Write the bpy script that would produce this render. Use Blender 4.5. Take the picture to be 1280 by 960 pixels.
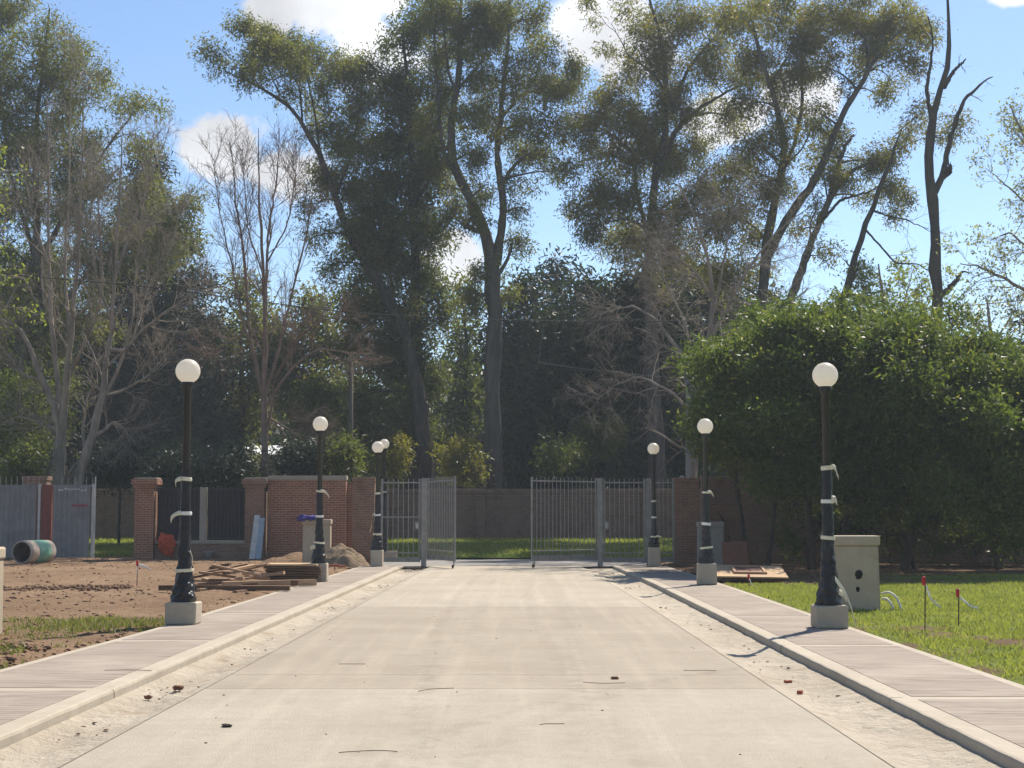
import bpy, bmesh, math, random
import numpy as np
from mathutils import Vector, Matrix, Euler

for o in list(bpy.data.objects):
    bpy.data.objects.remove(o)
sc = bpy.context.scene
COL = sc.collection
R = math.radians

# ------------------------------------------------------------------ camera
F_PX, W_PX, H_PX = 1900.0, 1280.0, 960.0
CAM_H = 1.70
PITCH = math.atan(162.0 / F_PX)
YAW = math.atan(6.0 / F_PX)
cam_d = bpy.data.cameras.new('camera')
cam_d.sensor_width = 36.0
cam_d.lens = 36.0 * F_PX / W_PX
cam_d.clip_start = 0.1
cam_d.clip_end = 3000
cam = bpy.data.objects.new('camera', cam_d)
COL.objects.link(cam)
cam.location = (0, 0, CAM_H)
cam.rotation_euler = Euler((R(90) + PITCH, 0, YAW), 'XYZ')
sc.camera = cam

# ------------------------------------------------------------------ sun and sky
SUN_AZ, SUN_EL = R(30), R(48)          # azimuth measured from +Y towards +X
sun_dir = Vector((math.sin(SUN_AZ) * math.cos(SUN_EL), math.cos(SUN_AZ) * math.cos(SUN_EL), math.sin(SUN_EL)))
sd = bpy.data.lights.new('sun', 'SUN')
sd.energy = 5.0
sd.angle = R(0.55)
sd.color = (1.0, 0.92, 0.80)
sun = bpy.data.objects.new('sun', sd)
COL.objects.link(sun)
sun.rotation_euler = sun_dir.to_track_quat('Z', 'Y').to_euler()
sun.location = (30, 60, 60)

world = bpy.data.worlds.new('World')
sc.world = world
world.use_nodes = True
wn, wl = world.node_tree.nodes, world.node_tree.links
wn.clear()
w_out = wn.new('ShaderNodeOutputWorld')
w_bg = wn.new('ShaderNodeBackground')
w_bg.inputs['Strength'].default_value = 0.083
sky = wn.new('ShaderNodeTexSky')
sky.sky_type = 'NISHITA'
sky.sun_disc = False
sky.sun_elevation = SUN_EL
sky.sun_rotation = SUN_AZ
sky.altitude = 0
sky.air_density = 1.0
sky.dust_density = 0.2
sky.ozone_density = 2.6
w_tc = wn.new('ShaderNodeTexCoord')


def cam_ray(px, py):
    v = Vector(((px - W_PX / 2) / F_PX, -(py - H_PX / 2) / F_PX, -1.0))
    return (cam.rotation_euler.to_matrix() @ v).normalized()


def wmath(op, a, b=None, clamp=False):
    n = wn.new('ShaderNodeMath')
    n.operation = op
    n.use_clamp = clamp
    for i, v in enumerate((a, b)):
        if v is None:
            continue
        if isinstance(v, (int, float)):
            n.inputs[i].default_value = v
        else:
            wl.new(v, n.inputs[i])
    return n.outputs[0]


def cloud_field(dirs):
    """max over cumulus of 1 - |(dir - c) / r|"""
    acc = None
    for c, rx, rz in dirs:
        s = wn.new('ShaderNodeVectorMath'); s.operation = 'SUBTRACT'
        wl.new(w_tc.outputs['Generated'], s.inputs[0]); s.inputs[1].default_value = c
        m = wn.new('ShaderNodeVectorMath'); m.operation = 'MULTIPLY'
        wl.new(s.outputs[0], m.inputs[0])
        hor = abs(c[1]) > abs(c[0])
        m.inputs[1].default_value = (1 / rx if hor else 1 / (rx * 1.5), 1 / (rx * 1.5) if hor else 1 / rx, 1 / rz)
        l = wn.new('ShaderNodeVectorMath'); l.operation = 'LENGTH'
        wl.new(m.outputs[0], l.inputs[0])
        v = wmath('SUBTRACT', 1.0, l.outputs['Value'])
        acc = v if acc is None else wmath('MAXIMUM', acc, v)
    return acc


CL = []
for px, py, rx, ry in [(415, -5, 140, 78), (335, 20, 60, 48), (465, 60, 95, 60), (285, 190, 92, 62), (345, 215, 75, 50),
                       (565, 325, 60, 42), (755, 25, 95, 80), (800, 60, 90, 60), (770, 180, 40, 26), (1000, 110, 60, 40), (1265, -5, 45, 14),
                       (905, 150, 70, 40)]:
    c = cam_ray(px, py)
    CL.append(((c.x, c.y, c.z), rx / F_PX, ry / F_PX))
rnd = random.Random(4)
for k in range(16):
    az = R(40 + k * 18.0 + rnd.uniform(-6, 6)); el = R(rnd.uniform(8, 38)); s = rnd.uniform(.09, .2)
    CL.append(((math.sin(az) * math.cos(el), math.cos(az) * math.cos(el), math.sin(el)), s, s * .5))
cf = cloud_field(CL)
w_n1 = wn.new('ShaderNodeTexNoise'); w_n1.inputs['Scale'].default_value = 22; w_n1.inputs['Detail'].default_value = 9; w_n1.inputs['Roughness'].default_value = .58
wl.new(w_tc.outputs['Generated'], w_n1.inputs['Vector'])
w_n2 = wn.new('ShaderNodeTexNoise'); w_n2.inputs['Scale'].default_value = 14; w_n2.inputs['Detail'].default_value = 6
wl.new(w_tc.outputs['Generated'], w_n2.inputs['Vector'])
fld = wmath('ADD', cf, wmath('MULTIPLY', wmath('SUBTRACT', w_n1.outputs['Fac'], .5), 2.1))
w_mr = wn.new('ShaderNodeMapRange'); w_mr.interpolation_type = 'SMOOTHSTEP'
w_mr.inputs['From Min'].default_value = .16; w_mr.inputs['From Max'].default_value = .48
wl.new(fld, w_mr.inputs['Value'])
w_cr = wn.new('ShaderNodeMapRange')
w_cr.inputs['From Min'].default_value = .35; w_cr.inputs['From Max'].default_value = .7
w_cr.inputs['To Min'].default_value = 7.9; w_cr.inputs['To Max'].default_value = 4.9
wl.new(w_n2.outputs['Fac'], w_cr.inputs['Value'])
w_cc = wn.new('ShaderNodeVectorMath'); w_cc.operation = 'SCALE'
w_cc.inputs[0].default_value = (.97, .985, 1.03)
wl.new(w_cr.outputs[0], w_cc.inputs['Scale'])
w_tint = wn.new('ShaderNodeMix'); w_tint.data_type = 'RGBA'; w_tint.blend_type = 'MULTIPLY'; w_tint.inputs['Factor'].default_value = 1
wl.new(sky.outputs[0], w_tint.inputs['A']); w_tint.inputs['B'].default_value = (.94, .99, 1.06, 1)
w_mix = wn.new('ShaderNodeMix'); w_mix.data_type = 'RGBA'
wl.new(w_mr.outputs[0], w_mix.inputs['Factor'])
wl.new(w_tint.outputs['Result'], w_mix.inputs['A']); wl.new(w_cc.outputs[0], w_mix.inputs['B'])
wl.new(w_mix.outputs['Result'], w_bg.inputs['Color'])
wl.new(w_bg.outputs[0], w_out.inputs['Surface'])

vs = sc.view_settings
vs.view_transform = 'Standard'
vs.look = 'None'
vs.exposure = 0.80
vs.gamma = 1.0
vs.use_curve_mapping = False
sc.render.engine = 'CYCLES'
cy = sc.cycles
cy.use_denoising = True
cy.max_bounces = 6
cy.diffuse_bounces = 3
cy.glossy_bounces = 2
cy.transmission_bounces = 4
cy.transparent_max_bounces = 8
cy.caustics_reflective = cy.caustics_refractive = False
cy.sample_clamp_indirect = 6

# ------------------------------------------------------------------ pixel helpers (directions only; distance comes from what a thing stands on)
CAM = Vector((0, 0, CAM_H))


def at_z(px, py, z=0.0):
    r = cam_ray(px, py)
    return CAM + r * ((z - CAM_H) / r.z)


def P(px, py, d):
    r = cam_ray(px, py)
    return CAM + r * (d / r.y)


# ------------------------------------------------------------------ noise
def _hash(ix, iy, seed):
    h = (ix * 374761393 + iy * 668265263 + seed * 1442695041) & 0xFFFFFFFF
    h = ((h ^ (h >> 13)) * 1274126177) & 0xFFFFFFFF
    return ((h ^ (h >> 16)) & 0xFFFF) / 65535.0


def vnoise(x, y, seed=0):
    x = np.asarray(x, float); y = np.asarray(y, float)
    ix = np.floor(x).astype(np.int64); iy = np.floor(y).astype(np.int64)
    fx = x - ix; fy = y - iy
    fx = fx * fx * (3 - 2 * fx); fy = fy * fy * (3 - 2 * fy)
    a = _hash(ix, iy, seed); b = _hash(ix + 1, iy, seed); c = _hash(ix, iy + 1, seed); d = _hash(ix + 1, iy + 1, seed)
    return (a * (1 - fx) + b * fx) * (1 - fy) + (c * (1 - fx) + d * fx) * fy - .5


def fbm(x, y, seed=0, octs=4):
    x = np.asarray(x, float); y = np.asarray(y, float)
    t = 0; a = 1.0
    for k in range(octs):
        t = t + a * vnoise(x * 2 ** k, y * 2 ** k, seed + k * 17); a *= .5
    return t


# ------------------------------------------------------------------ mesh helpers
def mesh_np(name, V, F, smooth=False):
    """V (n,3), F (m,3|4) arrays"""
    me = bpy.data.meshes.new(name)
    V = np.ascontiguousarray(V, np.float32); F = np.ascontiguousarray(F, np.int32)
    k = F.shape[1]
    me.vertices.add(len(V)); me.vertices.foreach_set('co', V.ravel())
    me.loops.add(F.size); me.loops.foreach_set('vertex_index', F.ravel())
    me.polygons.add(len(F)); me.polygons.foreach_set('loop_start', np.arange(0, F.size, k, dtype=np.int32))
    if smooth:
        me.polygons.foreach_set('use_smooth', np.ones(len(F), bool))
    me.update(calc_edges=True)
    return me


def link(name, me, mat, parent=None, loc=None, rot=None):
    o = bpy.data.objects.new(name, me)
    COL.objects.link(o)
    if mat is not None and me is not None and not me.materials:
        me.materials.append(mat)
    if loc is not None:
        o.location = loc
    if rot is not None:
        o.rotation_euler = rot
    if parent is not None:
        o.parent = parent
    return o


def tag(o, label=None, cat=None, group=None, kind=None):
    if label: o['label'] = label
    if cat: o['category'] = cat
    if group: o['group'] = group
    if kind: o['kind'] = kind
    return o


def thing(name, loc, label, cat, group=None, rotz=0.0):
    o = bpy.data.objects.new(name, None)
    COL.objects.link(o)
    o.location = loc
    o.rotation_euler = (0, 0, rotz)
    o.empty_display_size = .2
    return tag(o, label, cat, group)


def bm_mesh(bm, name, smooth=False):
    me = bpy.data.meshes.new(name)
    bm.to_mesh(me); bm.free()
    if smooth:
        for p in me.polygons: p.use_smooth = True
    return me


def box_mesh(name, sx, sy, sz, bevel=0.0, base=True, jitter=0, seed=0, seg=1):
    bm = bmesh.new()
    bmesh.ops.create_cube(bm, size=1)
    for v in bm.verts:
        v.co = Vector((v.co.x * sx, v.co.y * sy, (v.co.z + (.5 if base else 0)) * sz))
    if bevel:
        bmesh.ops.bevel(bm, geom=list(bm.edges), offset=bevel, segments=seg, profile=.5, affect='EDGES')
    if jitter:
        r = random.Random(seed)
        for v in bm.verts:
            v.co += Vector((r.uniform(-1, 1), r.uniform(-1, 1), r.uniform(-1, 1))) * jitter
    return bm_mesh(bm, name)


def box(name, sx, sy, sz, loc, mat, parent=None, bevel=0.0, rot=None, base=True, **k):
    return link(name, box_mesh(name, sx, sy, sz, bevel, base, **k), mat, parent, loc, rot)


def tubes(pts, rad, sides=5):
    """pts (B,P,3), rad (B,P) -> V, F of open tubes"""
    pts = np.asarray(pts, float); rad = np.asarray(rad, float)
    B, Pn, _ = pts.shape
    t = np.empty_like(pts)
    t[:, 1:-1] = pts[:, 2:] - pts[:, :-2]; t[:, 0] = pts[:, 1] - pts[:, 0]; t[:, -1] = pts[:, -1] - pts[:, -2]
    t /= np.linalg.norm(t, axis=2, keepdims=True) + 1e-9
    main = pts[:, -1] - pts[:, 0]
    ref = np.where((np.abs(main[:, 2]) > .8 * np.linalg.norm(main, axis=1))[:, None], np.array([[0, 1., 0]]), np.array([[0, 0, 1.]]))
    ref = np.repeat(ref[:, None], Pn, 1)
    u = np.cross(t, ref); u /= np.linalg.norm(u, axis=2, keepdims=True) + 1e-9
    w = np.cross(t, u)
    a = np.arange(sides) * 2 * math.pi / sides
    V = pts[:, :, None] + rad[:, :, None, None] * (u[:, :, None] * np.cos(a)[None, None, :, None] + w[:, :, None] * np.sin(a)[None, None, :, None])
    idx = np.arange(B * Pn * sides).reshape(B, Pn, sides)
    q = np.stack([idx[:, :-1], np.roll(idx, -1, 2)[:, :-1], np.roll(idx, -1, 2)[:, 1:], idx[:, 1:]], -1)
    return V.reshape(-1, 3), q.reshape(-1, 4)


def join(parts):
    Vs, Fs, n = [], [], 0
    for V, F in parts:
        Vs.append(V); Fs.append(F + n); n += len(V)
    return np.concatenate(Vs), np.concatenate(Fs)


def resample(pl, n):
    pl = np.asarray(pl, float)
    s = np.r_[0, np.cumsum(np.linalg.norm(np.diff(pl[:, :3], axis=0), axis=1))]
    t = np.linspace(0, s[-1], n)
    # smooth (Catmull-like) by interpolating then relaxing
    out = np.stack([np.interp(t, s, pl[:, k]) for k in range(pl.shape[1])], 1)
    for _ in range(2):
        out[1:-1] = .5 * out[1:-1] + .25 * (out[2:] + out[:-2])
    return out


def lathe(prof, seg=24, wob=None):
    """prof [(r,z)...]; wob(angle array, z) -> radius factor"""
    a = np.arange(seg) * 2 * math.pi / seg
    V = []
    for r, z in prof:
        f = 1 if wob is None else wob(a, z)
        V.append(np.stack([r * f * np.cos(a), r * f * np.sin(a), np.full(seg, z)], 1))
    V = np.concatenate(V)
    n = len(prof)
    idx = np.arange(n * seg).reshape(n, seg)
    F = np.stack([idx[:-1], np.roll(idx, -1, 1)[:-1], np.roll(idx, -1, 1)[1:], idx[1:]], -1).reshape(-1, 4)
    return V, F


# ------------------------------------------------------------------ materials
class NT:
    def __init__(s, name):
        s.m = bpy.data.materials.new(name); s.m.use_nodes = True
        s.n = s.m.node_tree.nodes; s.l = s.m.node_tree.links
        s.b = s.n['Principled BSDF']; s.out = s.n['Material Output']
        s.geo = s.n.new('ShaderNodeNewGeometry')

    def set(s, inp, v):
        if hasattr(v, 'is_linked') or hasattr(v, 'links'):
            s.l.new(v, inp)
        elif isinstance(v, tuple) and len(v) == 3 and inp.type == 'RGBA':
            inp.default_value = (*v, 1)
        else:
            inp.default_value = v

    def math(s, op, a, b=0.0, clamp=False):
        n = s.n.new('ShaderNodeMath'); n.operation = op; n.use_clamp = clamp
        s.set(n.inputs[0], a); s.set(n.inputs[1], b)
        return n.outputs[0]

    def vec(s, op, a, b):
        n = s.n.new('ShaderNodeVectorMath'); n.operation = op
        s.set(n.inputs[0], a); s.set(n.inputs[1], b)
        return n.outputs[0]

    def noise(s, scale, detail=4, rough=.55, vec=None, stretch=None):
        v = vec if vec is not None else s.geo.outputs['Position']
        if stretch:
            v = s.vec('MULTIPLY', v, stretch)
        n = s.n.new('ShaderNodeTexNoise')
        s.l.new(v, n.inputs['Vector'])
        n.inputs['Scale'].default_value = scale; n.inputs['Detail'].default_value = detail; n.inputs['Roughness'].default_value = rough
        return n.outputs['Fac']

    def ramp(s, f, lo, hi, a=0.0, b=1.0, smooth=True):
        n = s.n.new('ShaderNodeMapRange')
        if smooth: n.interpolation_type = 'SMOOTHSTEP'
        s.set(n.inputs['Value'], f)
        n.inputs['From Min'].default_value = lo; n.inputs['From Max'].default_value = hi
        n.inputs['To Min'].default_value = a; n.inputs['To Max'].default_value = b
        return n.outputs[0]

    def mix(s, f, a, b, blend='MIX'):
        n = s.n.new('ShaderNodeMix'); n.data_type = 'RGBA'; n.blend_type = blend
        s.set(n.inputs['Factor'], f); s.set(n.inputs['A'], a); s.set(n.inputs['B'], b)
        return n.outputs['Result']

    def bump(s, h, strength=.4, dist=.02):
        n = s.n.new('ShaderNodeBump')
        n.inputs['Strength'].default_value = strength; n.inputs['Distance'].default_value = dist
        s.set(n.inputs['Height'], h)
        s.l.new(n.outputs[0], s.b.inputs['Normal'])

    def fin(s, col, rough=.85, spec=.3, metal=0.0):
        s.set(s.b.inputs['Base Color'], col)
        s.set(s.b.inputs['Roughness'], rough)
        s.b.inputs['Specular IOR Level'].default_value = spec
        s.b.inputs['Metallic'].default_value = metal
        return s.m


def m_simple(name, a, b=None, scale=6, rough=.8, spec=.3, bump=.0, bscale=40, metal=0, stretch=None, bdist=.01, obj=False):
    t = NT(name)
    v = None
    if obj:
        tc = t.n.new('ShaderNodeTexCoord'); v = tc.outputs['Object']
        oi = t.n.new('ShaderNodeObjectInfo')
        v = t.vec('ADD', v, t.vec('MULTIPLY', oi.outputs['Location'], (3.1, 2.7, 1.9)))
    if b is None: b = tuple(x * .72 for x in a)
    f = t.ramp(t.noise(scale, 5, .6, v, stretch), .32, .68)
    if bump: t.bump(t.noise(bscale, 3, .6, v, stretch), bump, bdist)
    return t.fin(t.mix(f, a, b), rough, spec, metal)


def m_concrete(name, a, b, stain=(.30, .22, .15), stain_amt=.35, bump=.25, streak=None, lanes=0.0, coarse=0.0):
    t = NT(name)
    big = t.ramp(t.noise(.55, 5, .6), .3, .7)
    fine = t.ramp(t.noise(16, 5, .7), .25, .75)
    mid = t.ramp(t.noise(4.5, 5, .7), .3, .7)
    col = t.mix(big, a, b)
    col = t.mix(t.math('MULTIPLY', mid, .28), col, tuple(x * .72 for x in b))
    col = t.mix(t.math('MULTIPLY', fine, .25), col, tuple(x * .6 for x in a))
    if lanes:
        ln = t.ramp(t.noise(1.0, 5, .65, None, (3.2, .10, 1)), .46, .66)
        col = t.mix(t.math('MULTIPLY', ln, lanes), col, tuple(min(1, x * 1.3) for x in a))
        cr = t.ramp(t.noise(1.0, 4, .6, None, (.16, 1.7, 1)), .5, .68)
        col = t.mix(t.math('MULTIPLY', cr, lanes * .8), col, tuple(x * .74 for x in b))
        sx = t.n.new('ShaderNodeSeparateXYZ'); t.l.new(t.geo.outputs['Position'], sx.inputs[0])
        for x0, y0, kq, amt in ((-1.25, 30, .0016, .30), (.25, 30, .0016, .26), (.9, 34, -.0009, .22), (-.6, 34, -.0009, .2), (-.9, 9.5, .06, .35), (-.35, 9.5, .05, .25)):
            dy = t.math('SUBTRACT', sx.outputs[1], y0)
            xc = t.math('ADD', t.math('MULTIPLY', t.math('MULTIPLY', dy, dy), kq), x0)
            off = t.math('ABSOLUTE', t.math('SUBTRACT', sx.outputs[0], t.math('ADD', xc, t.math('MULTIPLY', t.math('SUBTRACT', t.noise(.8, 3), .5), .25))))
            band = t.math('MULTIPLY', t.ramp(off, .06, .15, 1, 0), t.ramp(t.noise(3.0, 5, .75), .4, .62))
            col = t.mix(t.math('MULTIPLY', band, amt), col, tuple(x * .62 for x in b))
        sp = t.ramp(t.noise(42, 2, .5), .64, .72)
        col = t.mix(t.math('MULTIPLY', sp, .5), col, tuple(x * .45 for x in a))
    st = t.ramp(t.noise(1.3, 6, .65, None, streak), .56, .74)
    col = t.mix(t.math('MULTIPLY', st, stain_amt), col, stain)
    t.bump(t.math('ADD', t.noise(70, 4, .7), t.math('ADD', t.math('MULTIPLY', t.noise(18, 4, .7), .8), t.math('MULTIPLY', t.noise(5, 4, .65), coarse))), bump, .014)
    return t.fin(col, .92, .2)


def m_leaf(name, a, b, trans=.45, tint=None, rough=.55, spec=.35):
    t = NT(name)
    rnd_i = t.geo.outputs['Random Per Island']
    cl = t.ramp(t.noise(.45, 3, .6), .3, .7)
    f = t.math('ADD', t.math('MULTIPLY', rnd_i, .55), t.math('MULTIPLY', cl, .45))
    col = t.mix(f, a, b)
    if tint: col = t.mix(t.ramp(rnd_i, .86, .93), col, tint)
    m = t.fin(col, rough, spec)
    tr = t.n.new('ShaderNodeBsdfTranslucent')
    t.l.new(t.mix(1.0, col, (1.25, 1.35, .75), 'MULTIPLY'), tr.inputs['Color'])
    ms = t.n.new('ShaderNodeMixShader'); ms.inputs[0].default_value = trans
    t.l.new(t.b.outputs[0], ms.inputs[1]); t.l.new(tr.outputs[0], ms.inputs[2])
    t.l.new(ms.outputs[0], t.out.inputs['Surface'])
    return m


def m_brick(name, a, b, mortar, row=.082, wid=.25, msize=.012, worn=.3):
    t = NT(name)
    sx = t.n.new('ShaderNodeSeparateXYZ'); t.l.new(t.geo.outputs['Position'], sx.inputs[0])
    cx = t.n.new('ShaderNodeCombineXYZ')
    t.l.new(t.math('ADD', sx.outputs[0], sx.outputs[1]), cx.inputs[0]); t.l.new(sx.outputs[2], cx.inputs[1])
    br = t.n.new('ShaderNodeTexBrick')
    t.l.new(cx.outputs[0], br.inputs['Vector'])
    br.inputs['Scale'].default_value = 1; br.inputs['Brick Width'].default_value = wid; br.inputs['Row Height'].default_value = row
    br.inputs['Mortar Size'].default_value = msize; br.inputs['Mortar Smooth'].default_value = .2
    br.inputs['Color1'].default_value = (*a, 1); br.inputs['Color2'].default_value = (*b, 1); br.inputs['Mortar'].default_value = (*mortar, 1)
    col = br.outputs['Color']
    col = t.mix(t.math('MULTIPLY', t.ramp(t.noise(2.2, 5, .65), .45, .75), worn), col, tuple(x * .45 for x in a))
    col = t.mix(t.math('MULTIPLY', t.ramp(t.noise(5, 4, .7), .6, .78), .5), col, (.42, .36, .30))
    t.bump(t.math('SUBTRACT', 1.0, br.outputs['Fac']), .6, .02)
    return t.fin(col, .9, .2)


M = {}
M['road_a'] = m_concrete('concrete_road_pale', (.425, .375, .302), (.365, .318, .25), stain_amt=.3, streak=(1.0, .35, 1), bump=.8, lanes=.16)
M['road_b'] = m_concrete('concrete_road_smooth', (.34, .293, .23), (.288, .244, .188), stain_amt=.32, streak=(1.0, .3, 1), bump=.35, lanes=.2)
M['road_c'] = m_concrete('concrete_road_far', (.395, .345, .276), (.34, .294, .23), stain_amt=.26, streak=(1.0, .3, 1), bump=.35, lanes=.2)
M['gutter'] = m_concrete('concrete_gutter', (.47, .41, .325), (.37, .315, .24), stain=(.27, .18, .105), stain_amt=.75, bump=1.0, coarse=5.0)
M['kerb'] = m_concrete('concrete_kerb', (.44, .385, .305), (.37, .32, .25), stain_amt=.2, bump=.3)
M['block'] = m_concrete('concrete_block', (.46, .40, .31), (.38, .33, .255), stain=(.2, .15, .1), stain_amt=.3)
M['cabinet'] = m_concrete('concrete_cabinet', (.47, .39, .285), (.40, .33, .24), stain=(.25, .18, .12), stain_amt=.3)
M['cabinet_grey'] = m_concrete('concrete_cabinet_grey', (.36, .35, .32), (.30, .29, .27), stain=(.22, .19, .15), stain_amt=.3)
M['cap'] = m_concrete('stone_cap', (.36, .32, .25), (.28, .25, .20), stain=(.14, .12, .1), stain_amt=.4)


def m_combed():
    t = NT('combed_concrete')
    n1 = t.noise(1.0, 4, .75, None, (.7, 13, 1))
    n2 = t.noise(1.0, 3, .7, None, (1.4, 38, 1))
    f = t.ramp(t.math('ADD', t.math('MULTIPLY', n1, .55), t.math('MULTIPLY', n2, .6)), .44, .64)
    col = t.mix(f, (.150, .119, .097), (.30, .252, .207))
    col = t.mix(t.math('MULTIPLY', t.ramp(t.noise(.8, 5, .6), .45, .7), .45), col, (.38, .33, .275))
    t.bump(n2, .6, .015)
    return t.fin(col, .92, .2)


M['combed'] = m_combed()


def m_soil():
    t = NT('bare_soil')
    a = t.ramp(t.noise(.35, 6, .62), .35, .68)
    b = t.ramp(t.noise(5, 6, .7), .3, .72)
    col = t.mix(a, (.205, .132, .078), (.28, .19, .118))
    col = t.mix(t.math('MULTIPLY', b, .55), col, (.135, .08, .048))
    col = t.mix(t.math('MULTIPLY', t.ramp(t.noise(1.6, 5, .7, None, (.5, 1.6, 1)), .6, .75), .5), col, (.31, .22, .14))
    t.bump(t.noise(14, 6, .75), .9, .06)
    return t.fin(col, .97, .1)


M['soil'] = m_soil()
M['soil_dark'] = m_simple('dark_soil_clod', (.24, .15, .095), (.14, .085, .055), 9, .97, .1, .6, 30)


def m_lawn():
    t = NT('lawn_ground')
    sx = t.n.new('ShaderNodeSeparateXYZ'); t.l.new(t.geo.outputs['Position'], sx.inputs[0])
    g = t.mix(t.ramp(t.noise(1.1, 5, .65), .35, .65), (.13, .165, .03), (.20, .23, .05))
    soil = t.mix(t.ramp(t.noise(6, 5, .7), .3, .7), (.20, .125, .075), (.12, .075, .045))
    n = t.noise(.9, 6, .7)
    at = t.n.new('ShaderNodeAttribute'); at.attribute_name = 'soil'
    f = t.ramp(t.math('ADD', at.outputs['Fac'], t.math('MULTIPLY', t.math('SUBTRACT', t.noise(5, 5, .7), .5), .9)), .35, .65)
    far = t.math('MULTIPLY', t.ramp(sx.outputs[1], 35.2, 37.0), t.ramp(t.math('ADD', sx.outputs[0], t.math('MULTIPLY', n, 4.0)), 10.0, 13.0, 1, 0))
    far2 = t.ramp(sx.outputs[1], 39, 43)
    f = t.math('MAXIMUM', f, t.math('MAXIMUM', far, far2))
    t.bump(t.noise(30, 5, .8), .9, .05)
    return t.fin(t.mix(f, g, soil), .95, .1)


M['lawn'] = m_lawn()
M['verge'] = m_simple('verge_grass', (.07, .13, .02), (.11, .17, .03), 2.0, .95, .1, .8, 20, bdist=.06)
M['litter'] = m_simple('wood_floor', (.06, .05, .03), (.035, .035, .018), 1.0, .97, .1, .7, 8, bdist=.1)
M['asphalt'] = m_simple('old_street', (.25, .235, .215), (.19, .18, .165), 3, .92, .2, .3, 60)
M['blade'] = m_leaf('grass_blade', (.18, .205, .042), (.30, .295, .085), .45)
M['blade_dry'] = m_leaf('grass_blade_dry', (.12, .15, .03), (.22, .21, .07), .35)

M['brick_red'] = m_brick('red_brick', (.31, .128, .07), (.22, .09, .053), (.34, .25, .185), worn=.38)
M['brick_tan'] = m_brick('weathered_brick', (.25, .135, .082), (.185, .105, .07), (.25, .19, .15), worn=.5)
M['brick_dark'] = m_brick('old_brown_brick', (.22, .125, .085), (.165, .098, .07), (.25, .19, .15), worn=.5)
M['brick_raw'] = m_simple('broken_brick', (.36, .12, .07), (.26, .08, .05), 20, .9, .2, .5, 60)
M['steel'] = m_simple('galvanised_steel', (.28, .27, .25), (.205, .20, .185), 5, .55, .4)
M['sheet'] = m_simple('grey_sheet_metal', (.225, .22, .215), (.17, .168, .165), 2.2, .6, .35, .15, 8)
M['sheet_trim'] = m_simple('pale_steel_trim', (.45, .44, .41), (.36, .35, .33), 4, .6, .35)
M['red_paint'] = m_simple('dull_red_paint', (.20, .055, .04), (.15, .045, .035), 5, .7, .3)
M['red_smear'] = m_simple('red_smear', (.30, .05, .06), (.24, .05, .05), 15, .8)
M['white_smear'] = m_simple('white_smear', (.62, .62, .6), (.3, .31, .33), 14, .8)
M['dark_mesh'] = m_simple('dark_fence_sheet', (.018, .018, .022), (.028, .026, .03), 5, .8, .2)
M['dark_iron'] = m_simple('dark_iron_bar', (.035, .033, .036), (.05, .046, .046), 8, .6, .3)
M['iron_pole'] = m_simple('dark_green_iron', (.012, .019, .019), (.018, .025, .024), 10, .45, .4)
M['plastic'] = m_simple('black_wrap_plastic', (.007, .0075, .009), (.012, .012, .014), 10, .3, .4, .7, 26, bdist=.03)
M['tape'] = m_simple('cream_tape', (.70, .66, .50), (.62, .57, .41), 14, .6)
M['tape_white'] = m_simple('white_tape', (.78, .76, .70), (.68, .66, .6), 14, .6)


def m_globe():
    t = NT('opal_globe')
    m = t.fin((.80, .77, .70), .3, .4)
    tr = t.n.new('ShaderNodeBsdfTranslucent'); tr.inputs['Color'].default_value = (.90, .86, .78, 1)
    ms = t.n.new('ShaderNodeMixShader'); ms.inputs[0].default_value = .6
    t.l.new(t.b.outputs[0], ms.inputs[1]); t.l.new(tr.outputs[0], ms.inputs[2]); t.l.new(ms.outputs[0], t.out.inputs['Surface'])
    return m


M['globe'] = m_globe()
M['wood'] = m_simple('raw_timber', (.44, .29, .175), (.28, .17, .10), 3, .85, .2, .4, 30, stretch=(.4, 5, 5), obj=True)
M['wood_dark'] = m_simple('weathered_timber', (.17, .10, .06), (.10, .06, .038), 3, .9, .2, .4, 30, stretch=(.4, 5, 5), obj=True)
M['ply'] = m_simple('plywood', (.44, .31, .18), (.36, .24, .14), 2, .85, .2, .2, 40, stretch=(1, 4, 4), obj=True)
M['redboard'] = m_simple('red_brown_panel', (.19, .085, .055), (.14, .07, .05), 2.5, .8, .2, .2, 20)
M['plank_white'] = m_simple('pale_painted_board', (.50, .50, .47), (.40, .40, .38), 4, .7)
M['plank_blue'] = m_simple('pale_blue_board', (.30, .36, .40), (.25, .31, .35), 4, .7)
M['orange'] = m_leaf('orange_netting', (.62, .10, .035), (.48, .07, .03), .3)
M['blue_cloth'] = m_simple('violet_blue_cloth', (.07, .06, .26), (.05, .04, .18), 6, .9)
M['rag'] = m_simple('dark_rag', (.04, .03, .028), (.07, .05, .045), 8, .95)
M['pipe'] = m_concrete('pipe_grey', (.38, .34, .29), (.30, .26, .22), stain=(.2, .13, .08), stain_amt=.5)
M['pipe_in'] = m_simple('pipe_inner_dark', (.12, .105, .09), (.08, .07, .06), 3, .9)
M['pipe_green'] = m_simple('green_pipe_wrap', (.11, .30, .22), (.20, .36, .28), 7, .7)
M['pipe_ring'] = m_simple('cream_pipe_ring', (.52, .44, .34), (.42, .33, .25), 7, .8)
M['bucket'] = m_simple('grey_tub', (.34, .33, .31), (.27, .26, .25), 7, .7)
M['red_cap'] = m_simple('red_cap', (.55, .03, .03), (.45, .025, .03), 10, .5)
M['rust'] = m_simple('rusty_rebar', (.10, .055, .035), (.07, .045, .035), 30, .85)
M['hose'] = m_simple('white_hose', (.62, .60, .54), (.52, .5, .45), 10, .6)
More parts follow.
